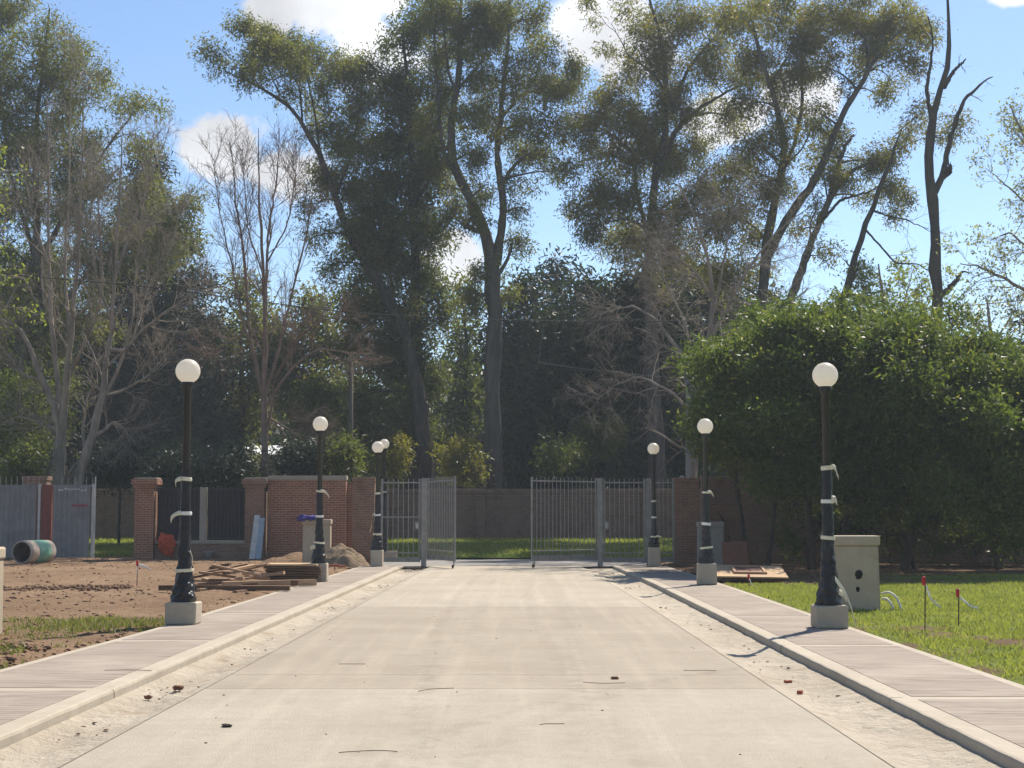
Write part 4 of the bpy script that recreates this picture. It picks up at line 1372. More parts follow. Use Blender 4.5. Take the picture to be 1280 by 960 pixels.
def tree(name, label, d, stems, clumps, leafm, barkm, L=.2, W=.055, tpm=2.4, nl=60, sig=.42, droop=.7, z0=.4, seed=1, group=None, dscale=1.0,
         spread=1.2, dens=1.0, twig=True, thing_name='tree', crown_kind='stuff', limb_r=.09, side=0):
    rng = np.random.default_rng(seed)
    SP, SR = stem_pts(stems, d, rng, z0, 30, spread)
    root = thing(name, tuple(SP[0, 0]), label, 'tree', group)
    inv = Vector(root.location)
    parts = [tubes(SP, SR, 9)]
    if side:
        C1, R1_ = gen_children(SP, SR, side, .35, .97, 1.2, 4.2, .75, .05, 9, rng, r_frac=.35, rmin=.02, wig=.2)
        C2, R2_ = gen_children(C1, R1_, 4, .3, 1, .6, 2.0, .7, .02, 6, rng, r_frac=.5, rmin=.012, wig=.22)
        parts += [tubes(C1, R1_, 5), tubes(C2, R2_, 3)]
        keep = rng.random(len(C2)) < .62
        extra = np.concatenate([C2[keep][:, -1], C2[keep][:, 3]])
    pool = SP.reshape(-1, 3); poolr = SR.reshape(-1)
    tufts = []
    limb_p, limb_r_ = [], []
    for cl in clumps:
        px, py, rx, ry = cl[:4]; dm = cl[4] if len(cl) > 4 else 1.0
        s = d / F_PX
        doff = (cl[5] if len(cl) > 5 else rng.normal(0, 1.3)) * dscale
        c = np.array(P(px, py, d + doff))
        rad = np.array([rx * s, (rx + ry) * .5 * s * 1.1, ry * s])
        # limb from the nearest stem point below the clump
        dv = pool - c
        cost = np.linalg.norm(dv, axis=1) + 1.2 * np.clip(dv[:, 2] + .1 * rad[2], 0, None) - poolr * 1.5
        k = int(np.argmin(cost)); p0 = pool[k]
        ctrl = .5 * (p0 + c) + np.array([0, 0, .18 * np.linalg.norm(c - p0)]) + rng.normal(0, .12, 3) * np.linalg.norm(c - p0)
        lb = bezier(p0[None], ctrl[None], c[None], 9)[0]
        r0 = min(poolr[k] * .6, limb_r * (.6 + .12 * np.linalg.norm(c - p0)))
        limb_p.append(lb); limb_r_.append(np.linspace(r0, .02, 9))
        nt = max(3, int(math.pi * rad[0] * rad[2] * tpm * dm * dens))
        v = rng.normal(0, 1, (nt, 3)); v /= np.linalg.norm(v, axis=1, keepdims=True)
        rr = rng.random(nt) ** .42
        tc = c + v * rr[:, None] * rad * rng.uniform(.85, 1.15, (nt, 1))
        tufts.append((tc, lb))
    limb_p = np.array(limb_p); limb_r_ = np.array(limb_r_)
    parts.append(tubes(limb_p, limb_r_, 5))
    allt = []
    if twig:
        P0, P1 = [], []
        for tc, lb in tufts:
            dd = np.linalg.norm(tc[:, None] - lb[None, 2:], axis=2) + .5 * np.clip(lb[None, 2:, 2] - tc[:, None, 2], 0, None)
            j = np.argmin(dd, 1) + 2
            j = np.clip(j - rng.integers(0, 3, len(j)), 1, 8)
            P0.append(lb[j]); P1.append(tc)
        P0 = np.concatenate(P0); P1 = np.concatenate(P1)
        ln = np.linalg.norm(P1 - P0, axis=1, keepdims=True)
        ctrl = .5 * (P0 + P1) + rng.normal(0, .14, P0.shape) * ln + np.array([0, 0, .12]) * ln
        B = bezier(P0, ctrl, P1, 5)
        parts.append(tubes(B, np.clip(.018 * np.ones((len(B), 1)) * np.linspace(1.2, .45, 5)[None], .008, None), 3))
        allt = P1
    else:
        allt = np.concatenate([t for t, _ in tufts])
    V, F = join(parts)
    link('trunk', mesh_np('trunk', V - np.array(inv), F, True), barkm, root)
    V, F = leaves(allt, nl, sig, L, W, droop, rng)
    if side:
        V2, F2 = leaves(extra, int(nl * .45), sig * .75, L, W, droop, rng)
        V, F = join([(V, F), (V2, F2)])
    o = link('crown', mesh_np('crown', V - np.array(inv), F), leafm, root)
    if crown_kind: tag(o, kind='stuff')
    return root


def bare_tree(name, label, d, stems, levels, barkm, seed, z0=.2, group=None, spread=1.5, buds=None, rs_=.84):
    rng = np.random.default_rng(seed)
    SP, SR = stem_pts(stems, d, rng, z0, 26, spread, True, rs_)
    root = thing(name, tuple(SP[0, 0]), label, 'tree', group)
    inv = np.array(root.location)
    link('trunk', (lambda vf: mesh_np('trunk', vf[0] - inv, vf[1], True))(tubes(SP, SR, 9)), barkm, root)
    cp, cr = SP, SR
    acc = []
    last = None
    for k, lv in enumerate(levels):
        C, Rr = gen_children(cp, cr, rng=rng, **lv)
        acc.append(tubes(C, Rr, 5 if k == 0 else 3))
        if k and lv.get('Pc', 6) == cp.shape[1]:
            pass
        cp, cr = C, Rr
        last = C
    V, F = join(acc)
    tag(link('branches', mesh_np('branches', V - inv, F, True), barkm, root), kind='stuff')
    if buds:
        mat, nl, L, W, frac = buds
        tips = last[rng.random(len(last)) < frac][:, -1]
        V, F = leaves(tips, nl, .14, L, W, .1, rng)
        tag(link('crown', mesh_np('crown', V - inv, F), mat, root), kind='stuff')
    return root


G_E = 'tall grey-barked trees beyond the far wall'
tree('tall_tree', 'tall olive-green tree with feathery drooping top behind the bare forked trees', 86,
     [[(62, 600, .5), (55, 450, .4), (45, 300, .28), (45, 150, .18), (62, 10, .07)], [(48, 330, .2), (90, 250, .16), (130, 190, .1), (175, 130, .05)],
      [(50, 420, .2), (110, 340, .16), (170, 290, .1), (220, 260, .05)], [(47, 330, .2), (15, 230, .14), (0, 120, .1), (-10, 30, .05)]],
     [(15, 20, 40, 45, .8), (60, 60, 45, 45, .8), (95, 95, 50, 45, .9), (55, 130, 55, 45), (150, 130, 30, 20, .5), (20, 190, 60, 50), (90, 190, 60, 45), (110, 250, 60, 45), (40, 260, 60, 45),
      (178, 135, 28, 22, .7), (175, 170, 26, 25, .6), (40, 340, 70, 50), (130, 320, 60, 50), (180, 255, 45, 40), (228, 275, 26, 28, .9), (240, 250, 18, 14, .6), (215, 315, 40, 30), (30, 420, 60, 60), (110, 400, 60, 50), (20, 500, 60, 60),
      (-10, 100, 50, 60), (-40, 250, 60, 80), (-40, 400, 60, 80)],
     M['leaf_euc'], M['bark_euc'], seed=11, L=.26, W=.08, nl=150, tpm=2.2, sig=.36, side=4)
tree('lime_leaved_tree', 'young tree with sparse lime-yellow leaves in front of the bare forked trees', 57,
     [[(-25, 600, .2), (-25, 450, .15), (-18, 300, .1), (-10, 180, .04)], [(-22, 350, .08), (5, 280, .05), (25, 240, .02)], [(-25, 430, .08), (10, 380, .05), (35, 330, .02)]],
     [(0, 185, 22, 20, .5), (8, 215, 24, 16, .6), (12, 262, 26, 16, .7), (5, 300, 26, 22, .6), (20, 345, 22, 20, .4), (-10, 240, 25, 40, .6), (30, 390, 26, 22, .25), (0, 410, 30, 30, .3)],
     M['leaf_lime'], M['bark_pale'], seed=12, L=.17, W=.11, tpm=3.2, nl=16, sig=.22, droop=.2, spread=.5, limb_r=.04)
tree('cedar', 'dark cedar rising between the bare forked trees and the slim bare tree', 92,
     [[(190, 600, .5), (190, 400, .35), (187, 260, .2), (186, 190, .06)]],
     [(185, 212, 22, 26, 1.6), (188, 255, 34, 30, 1.6), (170, 300, 40, 30, 1.6), (212, 305, 42, 30, 1.6), (160, 355, 50, 30, 1.6), (225, 360, 45, 30, 1.6), (190, 400, 65, 35, 1.6), (235, 415, 45, 30, 1.5), (150, 440, 60, 40, 1.6), (225, 470, 60, 40, 1.6), (170, 520, 80, 45, 1.6), (250, 540, 55, 45, 1.6), (130, 570, 80, 40, 1.6), (215, 575, 80, 30, 1.6)],
     M['leaf_conifer'], M['bark_dark'], seed=13, L=.36, W=.12, tpm=3.0, nl=70, sig=.45, droop=.4, twig=True)
# bare forked trees
stA = [[(72, 602, .42), (75, 560, .37), (77, 530, .33), (66, 500, .2), (52, 475, .17), (40, 440, .14), (30, 414, .11), (12, 402, .07), (-6, 396, .04)],
       [(76, 545, .26), (82, 500, .22), (84, 470, .2), (89, 410, .16), (96, 340, .12), (100, 250, .08), (104, 150, .045), (105, 95, .02)],
       [(77, 535, .2), (72, 480, .17), (64, 400, .14), (60, 300, .1), (60, 200, .06), (58, 120, .025)],
       [(84, 475, .14), (110, 420, .11), (128, 370, .09), (125, 300, .06), (120, 210, .03)],
       [(88, 420, .11), (80, 350, .09), (85, 250, .06), (88, 150, .03), (88, 60, .012)],
       [(52, 475, .12), (30, 470, .09), (8, 440, .06), (-15, 420, .04)],
       [(60, 330, .07), (40, 270, .05), (28, 200, .025)],
       [(76, 540, .12), (55, 530, .08), (25, 520, .05), (0, 530, .03)]]
lvA = [dict(n=13, t0=.2, t1=.97, L0=1.2, L1=3.6, ang=.75, up=.08, Pc=8, wig=.16, r_frac=.42, rmin=.014),
       dict(n=7, t0=.15, t1=1, L0=.7, L1=1.9, ang=.7, up=.05, Pc=6, wig=.2, r_frac=.55, rmin=.010),
       dict(n=5, t0=.15, t1=1, L0=.3, L1=1.0, ang=.7, up=.06, Pc=5, wig=.2, r_frac=.6, rmin=.007)]
bare_tree('bare_tree', 'pale-barked bare forked tree behind the corrugated gate, thick upright trunk', 63, stA, lvA, M['bark_pale'], 31, rs_=.72)
stB = [[(94, 604, .30), (105, 575, .27), (117, 546, .24), (122, 520, .21), (126, 495, .18), (131, 460, .16), (138, 430, .13), (143, 350, .1), (150, 250, .06), (153, 160, .02)],
       [(137, 436, .11), (155, 440, .09), (175, 415, .08), (205, 392, .07), (232, 372, .05), (256, 356, .02)],
       [(118, 545, .13), (130, 538, .11), (142, 527, .09), (155, 535, .06), (168, 553, .03)],
       [(124, 505, .12), (150, 460, .09), (165, 400, .07), (172, 320, .05), (180, 240, .02)],
       [(143, 350, .08), (165, 280, .06), (190, 220, .04), (205, 170, .015)],
       [(140, 400, .08), (120, 350, .06), (112, 280, .04), (118, 200, .015)],
       [(126, 495, .1), (150, 490, .08), (185, 470, .06), (210, 440, .03)],
       [(131, 460, .09), (165, 430, .07), (180, 370, .05), (215, 310, .03), (228, 250, .012)]]
bare_tree('bare_tree', 'pale-barked bare tree leaning away from its neighbour behind the corrugated gate', 61.5, stB, lvA, M['bark_pale'], 32, rs_=.72)
stC = [[(331, 602, .26), (331, 560, .24), (330, 520, .22), (329, 490, .2), (331, 440, .15), (332, 380, .12), (328, 320, .1), (324, 250, .07), (323, 160, .02)],
       [(329, 495, .14), (318, 450, .11), (310, 400, .1), (306, 320, .08), (296, 260, .06), (288, 180, .015)],
       [(331, 420, .1), (333, 340, .09), (335, 290, .07), (345, 230, .05), (350, 165, .015)],
       [(330, 500, .13), (345, 450, .1), (357, 400, .08), (370, 345, .07), (384, 290, .05), (392, 230, .015)],
       [(316, 440, .08), (300, 390, .06), (290, 330, .05), (275, 270, .035), (265, 190, .012)],
       [(331, 510, .12), (350, 480, .1), (375, 450, .08), (400, 435, .06), (430, 440, .03), (455, 450, .015)],
       [(345, 470, .09), (375, 420, .07), (400, 400, .05), (430, 395, .02)],
       [(330, 520, .1), (350, 530, .06), (375, 545, .05), (400, 550, .02)],
       [(328, 340, .06), (310, 290, .05), (305, 220, .03), (303, 175, .01)],
       [(333, 330, .06), (360, 280, .045), (368, 230, .03), (372, 190, .01)],
       [(310, 400, .07), (300, 420, .06), (280, 430, .04), (255, 450, .02)]]
lvC = [dict(n=17, t0=.25, t1=.98, L0=.9, L1=2.5, ang=.55, up=.12, Pc=7, wig=.1, r_frac=.4, rmin=.013),
       dict(n=6, t0=.15, t1=1, L0=.5, L1=1.5, ang=.6, up=.08, Pc=6, wig=.14, r_frac=.55, rmin=.009),
       dict(n=4, t0=.2, t1=1, L0=.25, L1=.8, ang=.6, up=.05, Pc=4, wig=.15, r_frac=.6, rmin=.0065)]
bare_tree('bare_tree', 'slim reddish bare tree rising behind the brick wall with stone coping', 60, stC, lvC, M['bark_red'], 33, rs_=.62)
# twiggy tree in front of the right-hand giants
stD = [[(866, 602, .25), (868, 540, .22), (872, 480, .18), (885, 430, .15), (893, 380, .12), (880, 300, .08), (850, 230, .03)],
       [(872, 480, .13), (850, 440, .11), (820, 400, .08), (790, 380, .06), (760, 390, .02)],
       [(885, 430, .12), (910, 380, .1), (940, 330, .08), (970, 290, .05), (1010, 260, .02)],
       [(880, 450, .1), (900, 420, .09), (940, 400, .07), (980, 385, .05), (1010, 360, .02)],
       [(893, 380, .08), (870, 340, .07), (840, 320, .05), (800, 310, .02)],
       [(868, 520, .1), (840, 490, .08), (800, 470, .06), (770, 480, .03), (745, 500, .015)],
       [(890, 400, .08), (905, 330, .06), (915, 260, .04), (930, 200, .015)],
       [(870, 500, .1), (900, 470, .08), (925, 450, .05), (940, 470, .02)],
       [(872, 470, .08), (855, 400, .06), (830, 350, .05), (820, 290, .02)]]
lvD = [dict(n=13, t0=.2, t1=.98, L0=1.2, L1=3.2, ang=.85, up=.0, Pc=7, wig=.18, r_frac=.42, rmin=.012),
       dict(n=8, t0=.15, t1=1, L0=.6, L1=1.9, ang=.75, up=-.03, Pc=6, wig=.2, r_frac=.55, rmin=.008),
       dict(n=5, t0=.15, t1=1, L0=.3, L1=.9, ang=.7, up=-.03, Pc=5, wig=.2, r_frac=.6, rmin=.006)]
bare_tree('bare_tree', 'grey-brown bare tree with a tangle of fine twigs beside the broad evergreen', 57, stD, lvD, M['bark_grey'], 34, rs_=.7)
# lopped dead trunk
stE = [[(1171, 470, .42), (1171, 380, .37), (1170, 330, .34), (1168, 290, .32), (1167, 245, .31), (1160, 205, .3), (1157, 180, .28), (1164, 150, .25), (1176, 115, .2), (1187, 90, .17), (1189, 50, .13), (1184, 10, .1), (1182, -25, .07)],
       [(1168, 240, .24), (1178, 222, .2), (1183, 195, .15), (1190, 165, .14), (1199, 138, .13), (1208, 122, .11), (1222, 108, .08), (1241, 95, .03)],
       [(1165, 150, .16), (1158, 115, .12), (1163, 80, .09), (1166, 50, .07), (1160, 20, .04)],
       [(1180, 110, .15), (1190, 92, .12), (1199, 82, .09), (1207, 74, .04)],
       [(1172, 372, .22), (1186, 362, .19), (1196, 350, .14), (1202, 339, .08), (1211, 341, .04)],
       [(1178, 222, .2), (1186, 214, .19), (1187, 208, .13)]]
lvE = [dict(n=2, t0=.7, t1=.98, L0=.5, L1=1.3, ang=.8, up=.06, Pc=6, wig=.16, r_frac=.3, rmin=.012),
       dict(n=3, t0=.2, t1=1, L0=.2, L1=.6, ang=.7, up=.05, Pc=5, wig=.2, r_frac=.5, rmin=.008)]
bare_tree('dead_tree', 'lopped dark dead trunk with forked stubs standing against open sky', 66, stE, lvE, M['bark_dark'], 35, spread=.5, rs_=.7)
stF = [[(1040, 420, .24), (1058, 370, .2), (1072, 310, .18), (1090, 260, .15), (1105, 225, .12), (1117, 190, .09), (1128, 160, .03)],
       [(1088, 262, .07), (1110, 270, .05), (1135, 275, .04), (1165, 290, .015)], [(1080, 285, .06), (1120, 330, .05), (1150, 330, .03), (1175, 350, .012)]]
lvF = [dict(n=6, t0=.3, t1=.98, L0=.8, L1=2.4, ang=.8, up=.02, Pc=7, wig=.16, r_frac=.35, rmin=.011),
       dict(n=5, t0=.2, t1=1, L0=.4, L1=1.2, ang=.7, up=.0, Pc=5, wig=.2, r_frac=.5, rmin=.007)]
bare_tree('leaning_bare_tree', 'thin leaning leafless trunk between the giants and the dead trunk', 70, stF, lvF, M['bark_dark'], 36)

# giants
tree('tall_tree', 'tall tree with a long leafy limb arching far out over the slim bare tree', 78,
     [[(532, 602, .62), (528, 520, .55), (512, 430, .46), (492, 378, .38), (468, 347, .33), (446, 312, .29), (432, 280, .27), (419, 248, .25), (408, 215, .22), (400, 193, .2), (378, 151, .16), (350, 119, .11), (318, 105, .08), (281, 89, .04)],
      [(400, 193, .1), (395, 150, .08), (385, 100, .05), (370, 60, .02)], [(378, 151, .08), (375, 110, .06), (345, 60, .02)], [(350, 119, .06), (335, 85, .04), (325, 60, .02)],
      [(419, 248, .12), (440, 190, .1), (450, 140, .06), (455, 90, .03)]],
     [(272, 72, 22, 18, .8), (300, 85, 26, 20, .8), (335, 62, 32, 24, .8), (365, 65, 30, 28, .8), (395, 80, 30, 26, .8), (355, 95, 30, 22, .5), (385, 125, 30, 26, .5), (425, 95, 32, 30, .9), (450, 85, 25, 25, .8), (445, 130, 28, 30, .9),
      (410, 170, 28, 26, .9), (440, 185, 30, 32, 1), (400, 220, 30, 24, .8), (445, 240, 32, 34, 1), (395, 255, 22, 14, .5), (385, 300, 22, 18, .5), (415, 330, 30, 22, .6), (455, 285, 32, 30, 1), (425, 285, 22, 20, .5), (470, 320, 36, 30)],
     M['leaf_euc'], M['bark_dark'], seed=41, L=.22, W=.07, nl=200, tpm=3.3, sig=.33, side=5)
tree('ivy_clad_tree', 'dark upright tree thick with foliage beside the forked giant', 80,
     [[(520, 602, .6), (520, 436, .42), (520, 344, .36), (516, 257, .3), (515, 193, .24), (510, 105, .16), (504, 40, .06)], [(520, 350, .14), (490, 300, .1), (460, 260, .04)],
      [(516, 257, .12), (545, 215, .08), (560, 180, .03)], [(520, 420, .15), (490, 395, .12), (465, 360, .05)]],
     [(505, 60, 26, 34, .9), (520, 25, 30, 34, .9), (480, 115, 34, 36, 1.2), (515, 125, 36, 40, 1.2), (500, 175, 45, 36, 1.5), (540, 160, 26, 40, 1.1), (480, 225, 42, 36, 1.6), (525, 230, 36, 40, 1.6), (490, 285, 50, 36, 1.7), (535, 285, 30, 34, 1.4), (460, 320, 40, 30, 1.4),
      (510, 340, 50, 34, 1.7), (450, 375, 42, 30, 1.5), (500, 395, 55, 36, 1.7), (545, 375, 24, 34, 1.0), (455, 430, 42, 36, 1.6), (510, 450, 50, 36, 1.7), (470, 490, 45, 36, 1.6), (540, 470, 26, 40, 1.0), (440, 540, 42, 36, 1.4), (505, 530, 45, 36, 1.4), (460, 590, 50, 22, 1.4)],
     M['leaf_mid'], M['bark_dark'], seed=42, L=.24, W=.095, nl=140, droop=.4, sig=.36, tpm=2.4, side=4)
tree('tall_tree', 'forked giant with smooth grey trunk rising behind the gate opening', 79,
     [[(617, 604, .68), (616, 520, .62), (617, 420, .58), (618, 350, .55), (613, 310, .5), (605, 288, .4), (588, 247, .36), (572, 220, .34), (561, 202, .33), (560, 175, .3), (565, 151, .28), (570, 105, .24), (579, 50, .19), (574, 15, .14), (580, -40, .07)],
      [(620, 330, .4), (627, 290, .3), (630, 248, .27), (624, 215, .24), (620, 183, .22), (626, 150, .2), (630, 115, .17), (634, 60, .12), (636, 27, .1), (640, -30, .05)],
      [(628, 230, .16), (638, 212, .13), (652, 198, .11), (675, 193, .08), (700, 200, .03)], [(561, 205, .18), (552, 180, .14), (547, 120, .1), (543, 50, .07), (548, -10, .03)],
      [(606, 290, .2), (594, 288, .18), (584, 284, .14), (581, 282, .12)], [(574, 110, .12), (592, 90, .1), (606, 70, .08), (620, 20, .03)], [(625, 150, .12), (650, 120, .09), (680, 110, .06), (705, 100, .02)],
      [(618, 370, .2), (598, 368, .14), (590, 362, .08)], [(572, 120, .14), (560, 90, .11), (555, 40, .07), (553, 0, .03)]],
     [(555, 20, 34, 30, .8), (545, 60, 30, 30, .8), (595, 15, 30, 28, .8), (615, 45, 28, 28, .7), (640, 20, 30, 28, .7), (672, 25, 24, 30, .5), (690, 60, 22, 26, .5), (655, 75, 30, 28, .7), (605, 95, 28, 30, .8), (640, 115, 28, 26, .7), (685, 105, 32, 26, .9), (715, 110, 26, 24, .9), (665, 150, 32, 22, .7),
      (700, 150, 30, 24, .8), (600, 145, 26, 30, .8), (545, 115, 26, 30, 1), (540, 165, 26, 26, 1), (635, 170, 24, 22, .6), (680, 195, 30, 18, .6), (705, 215, 20, 16, .4), (650, 225, 26, 20, .6), (595, 190, 24, 30, .7), (555, 240, 24, 24, .7), (570, 280, 20, 18, .5), (655, 260, 20, 14, .4), (600, 230, 18, 20, .5), (650, 185, 26, 18, .6),
      (640, 300, 14, 12, .35), (535, 210, 24, 26, .9), (590, 60, 22, 30, .6)],
     M['leaf_euc'], M['bark_euc'], seed=43, L=.22, W=.07, nl=200, tpm=3.3, sig=.33, side=5)
tree('tall_tree', 'golden-olive tall tree whose stems fan out above the tangle of twigs', 80,
     [[(822, 602, .6), (816, 450, .5), (811, 328, .4), (816, 234, .32), (836, 150, .24), (834, 90, .18), (830, 61, .14), (814, 9, .1), (805, -40, .05)],
      [(816, 234, .2), (844, 164, .18), (862, 145, .16), (886, 127, .12), (933, 103, .05)], [(840, 140, .16), (849, 112, .14), (863, 80, .11), (885, 55, .08), (912, 30, .03)],
      [(812, 300, .2), (795, 240, .16), (792, 190, .12), (760, 165, .08), (735, 155, .03)], [(836, 120, .1), (815, 90, .08), (785, 70, .05), (765, 30, .02)]],
     [(775, 20, 20, 30, .35), (800, 40, 28, 30, .6), (840, 25, 32, 30, .8), (785, 90, 24, 26, .6), (825, 85, 32, 30, .9), (760, 140, 36, 26, 1), (730, 165, 26, 22, .9), (795, 150, 36, 30, 1), (845, 130, 30, 30, .9), (885, 90, 32, 32, .9), (880, 35, 34, 28, .9), (770, 195, 40, 28, 1.1), (820, 205, 40, 32, 1.1),
      (735, 240, 26, 24, .9), (775, 250, 40, 28, 1.1), (860, 190, 36, 30, 1), (830, 265, 40, 30, 1.1), (745, 285, 30, 24, .9), (790, 305, 40, 26, 1.1), (880, 240, 34, 30, .9), (720, 260, 16, 14, .5), (850, 310, 40, 26, 1), (910, 150, 26, 26, .7)],
     M['leaf_euc_gold'], M['bark_euc'], seed=44, L=.22, W=.07, nl=200, tpm=3.3, sig=.33, side=5)
tree('tall_tree', 'many-stemmed leaning tall tree spreading its stems behind the broad evergreen', 77,
     [[(935, 602, .65), (938, 480, .52), (952, 375, .4), (958, 300, .34), (968, 245, .3), (985, 201, .26), (980, 165, .22), (971, 136, .2), (958, 95, .17), (948, 60, .13), (936, 15, .09), (932, -30, .05)],
      [(955, 330, .34), (990, 262, .3), (1018, 228, .28), (1032, 195, .25), (1042, 170, .22), (1060, 130, .2), (1078, 103, .17), (1092, 75, .13), (1107, 55, .09), (1140, 25, .04)],
      [(975, 400, .36), (990, 372, .3), (1005, 330, .27), (1020, 285, .24), (1034, 255, .2), (1055, 220, .15), (1080, 205, .1), (1105, 198, .04)],
      [(980, 210, .16), (995, 175, .14), (1003, 131, .12), (1001, 61, .08), (1000, 10, .03)], [(1085, 90, .1), (1082, 50, .08), (1060, 20, .05), (1045, -5, .02)],
      [(1036, 250, .18), (1048, 205, .15), (1058, 180, .13), (1066, 170, .1)], [(1020, 285, .14), (1050, 250, .1), (1085, 240, .06), (1115, 225, .02)], [(960, 110, .1), (985, 70, .07), (1010, 40, .03)]],
     [(925, 25, 32, 30, .8), (965, 20, 34, 30, .9), (945, 75, 36, 30, .9), (1000, 40, 34, 30, .9), (1035, 25, 30, 26, .7), (990, 95, 32, 28, .8), (1030, 85, 30, 26, .6), (940, 130, 30, 26, .7), (985, 150, 26, 26, .5), (1075, 25, 34, 26, 1), (1115, 30, 34, 28, 1.2), (1145, 45, 26, 24, 1.1), (1100, 70, 34, 24, 1), (1140, 80, 22, 18, .8), (1075, 75, 26, 22, .7),
      (1090, 115, 24, 18, .5), (1120, 110, 22, 16, .5), (1020, 140, 26, 20, .4), (945, 180, 34, 26, .8), (960, 230, 32, 30, .9), (915, 215, 32, 28, .9), (900, 275, 36, 30, 1), (935, 290, 30, 30, .8), (1050, 225, 22, 18, .5), (1085, 200, 26, 18, .6), (1110, 190, 22, 18, .6), (1140, 165, 22, 18, .6), (1155, 140, 16, 14, .4), (1000, 290, 22, 24, .4), (1020, 320, 26, 22, .4), (1085, 250, 22, 16, .35), (1125, 240, 20, 16, .35), (1010, 200, 22, 20, .4), (905, 345, 36, 28, 1), (960, 350, 30, 24, .6), (1180, 170, 16, 16, .3), (1200, 150, 18, 14, .3)],
     M['leaf_euc_gold'], M['bark_euc'], seed=45, L=.22, W=.07, nl=200, tpm=3.3, sig=.33, side=5)

# darker trees that close the view behind the wall
def dark_tree(px, top, wpx, d, seed, label, mat='leaf_dark', name='evergreen_tree', conical=False, dens=1.5, bot=600, L=.40, W=.16):
    n = max(4, int((bot - top) / 45))
    cl = []
    r = np.random.default_rng(seed)
    for k in range(n):
        t = (k + .5) / n
        y = top + (bot - top) * t
        w = wpx * (.25 + .75 * t if conical else .55 + .45 * math.sin(math.pi * min(1, t * 1.2)))
        m = 1 if w < 40 else 2
        for j in range(m):
            x = px + (r.uniform(-.2, .2) * w if m == 1 else (j - .5) * w * .9 + r.uniform(-.12, .12) * w)
            cl.append((x, y + r.uniform(-10, 10), w * (.85 if m == 1 else .62), 34 + r.uniform(-4, 8), dens))
    cl[0] = (px, top + 22, wpx * (.22 if conical else .5), 24, dens)
    return tree(name, label, d, [[(px, 602, .35), (px + 3, (top + 600) / 2, .22), (px, top + 15, .05)]], cl, M[mat], M['bark_dark'], L=L, W=W, tpm=2.8, nl=80, sig=.55, droop=.3, seed=seed)


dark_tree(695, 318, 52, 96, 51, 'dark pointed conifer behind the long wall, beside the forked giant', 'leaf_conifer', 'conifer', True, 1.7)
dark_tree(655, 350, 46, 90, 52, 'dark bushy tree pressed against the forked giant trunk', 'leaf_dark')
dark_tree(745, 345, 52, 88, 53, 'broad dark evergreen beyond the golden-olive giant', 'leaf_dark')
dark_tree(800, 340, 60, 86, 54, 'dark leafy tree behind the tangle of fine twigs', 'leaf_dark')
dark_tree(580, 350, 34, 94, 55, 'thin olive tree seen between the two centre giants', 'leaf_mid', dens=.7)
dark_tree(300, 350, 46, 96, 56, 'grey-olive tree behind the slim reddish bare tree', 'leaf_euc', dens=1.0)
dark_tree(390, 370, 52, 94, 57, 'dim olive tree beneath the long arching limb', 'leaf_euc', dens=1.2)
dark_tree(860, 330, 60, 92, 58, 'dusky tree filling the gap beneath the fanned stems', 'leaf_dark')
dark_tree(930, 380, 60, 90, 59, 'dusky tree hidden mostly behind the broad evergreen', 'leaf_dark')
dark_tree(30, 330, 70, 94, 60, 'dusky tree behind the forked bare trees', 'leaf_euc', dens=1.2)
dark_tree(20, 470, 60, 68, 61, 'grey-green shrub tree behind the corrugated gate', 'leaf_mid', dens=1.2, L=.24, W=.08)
# shrubs behind the walls
def shrub(px, py, rx, ry, d, seed, label, mat, name='shrub', dens=2.0, L=.2, W=.09, nl=40):
    r = np.random.default_rng(seed)
    cl = [(px + r.uniform(-.5, .5) * rx, py + r.uniform(-.4, .4) * ry, rx * .6, ry * .6, dens) for _ in range(5)] + [(px, py, rx * .7, ry * .7, dens)]
    return tree(name, label, d, [[(px, 605, .08), (px + 2, py + ry * .3, .06), (px, py - ry * .4, .02)]], cl, M[mat], M['bark_dark'], L=L, W=W, tpm=5, nl=nl + 20, sig=.25, droop=.2, seed=seed, dscale=.5, z0=.1)


shrub(578, 585, 36, 40, 77, 71, 'shrub coloured sunlit yellow above the far wall by the open gate', 'leaf_sunlit_yellow', dens=.75)
shrub(492, 575, 24, 34, 76, 72, 'shrub coloured sunlit yellow-green behind the wicket gate with lock', 'leaf_sunlit_yellow', dens=.7)
shrub(700, 575, 30, 26, 75, 73, 'light green shrub above the far wall behind the half-open leaf', 'leaf_mid', dens=.8)
shrub(742, 545, 40, 36, 78, 74, 'glossy green shrub high above the far wall', 'leaf_mid', dens=.9)
shrub(280, 585, 45, 24, 58, 75, 'dark juniper spreading over the railing', 'leaf_conifer', L=.2, W=.06)
shrub(225, 580, 45, 30, 59, 76, 'dark juniper between the red brick pier and railing', 'leaf_conifer', L=.2, W=.06)
shrub(375, 578, 45, 30, 58, 77, 'dark juniper above the red brick wall', 'leaf_conifer', L=.2, W=.06)
shrub(430, 570, 22, 34, 57.5, 78, 'speckled leafy shrub behind the recessed brick sliver', 'leaf_mid')
shrub(150, 585, 40, 30, 66, 79, 'dark shrub above the grassy gap', 'leaf_conifer')
shrub(25, 585, 40, 30, 60, 80, 'grey-green shrub poking over the corrugated gate', 'leaf_mid', dens=1.2)
shrub(400, 500, 30, 30, 72, 81, 'dim shrub with yellow flecks under the bare twigs', 'leaf_mid', dens=.9)

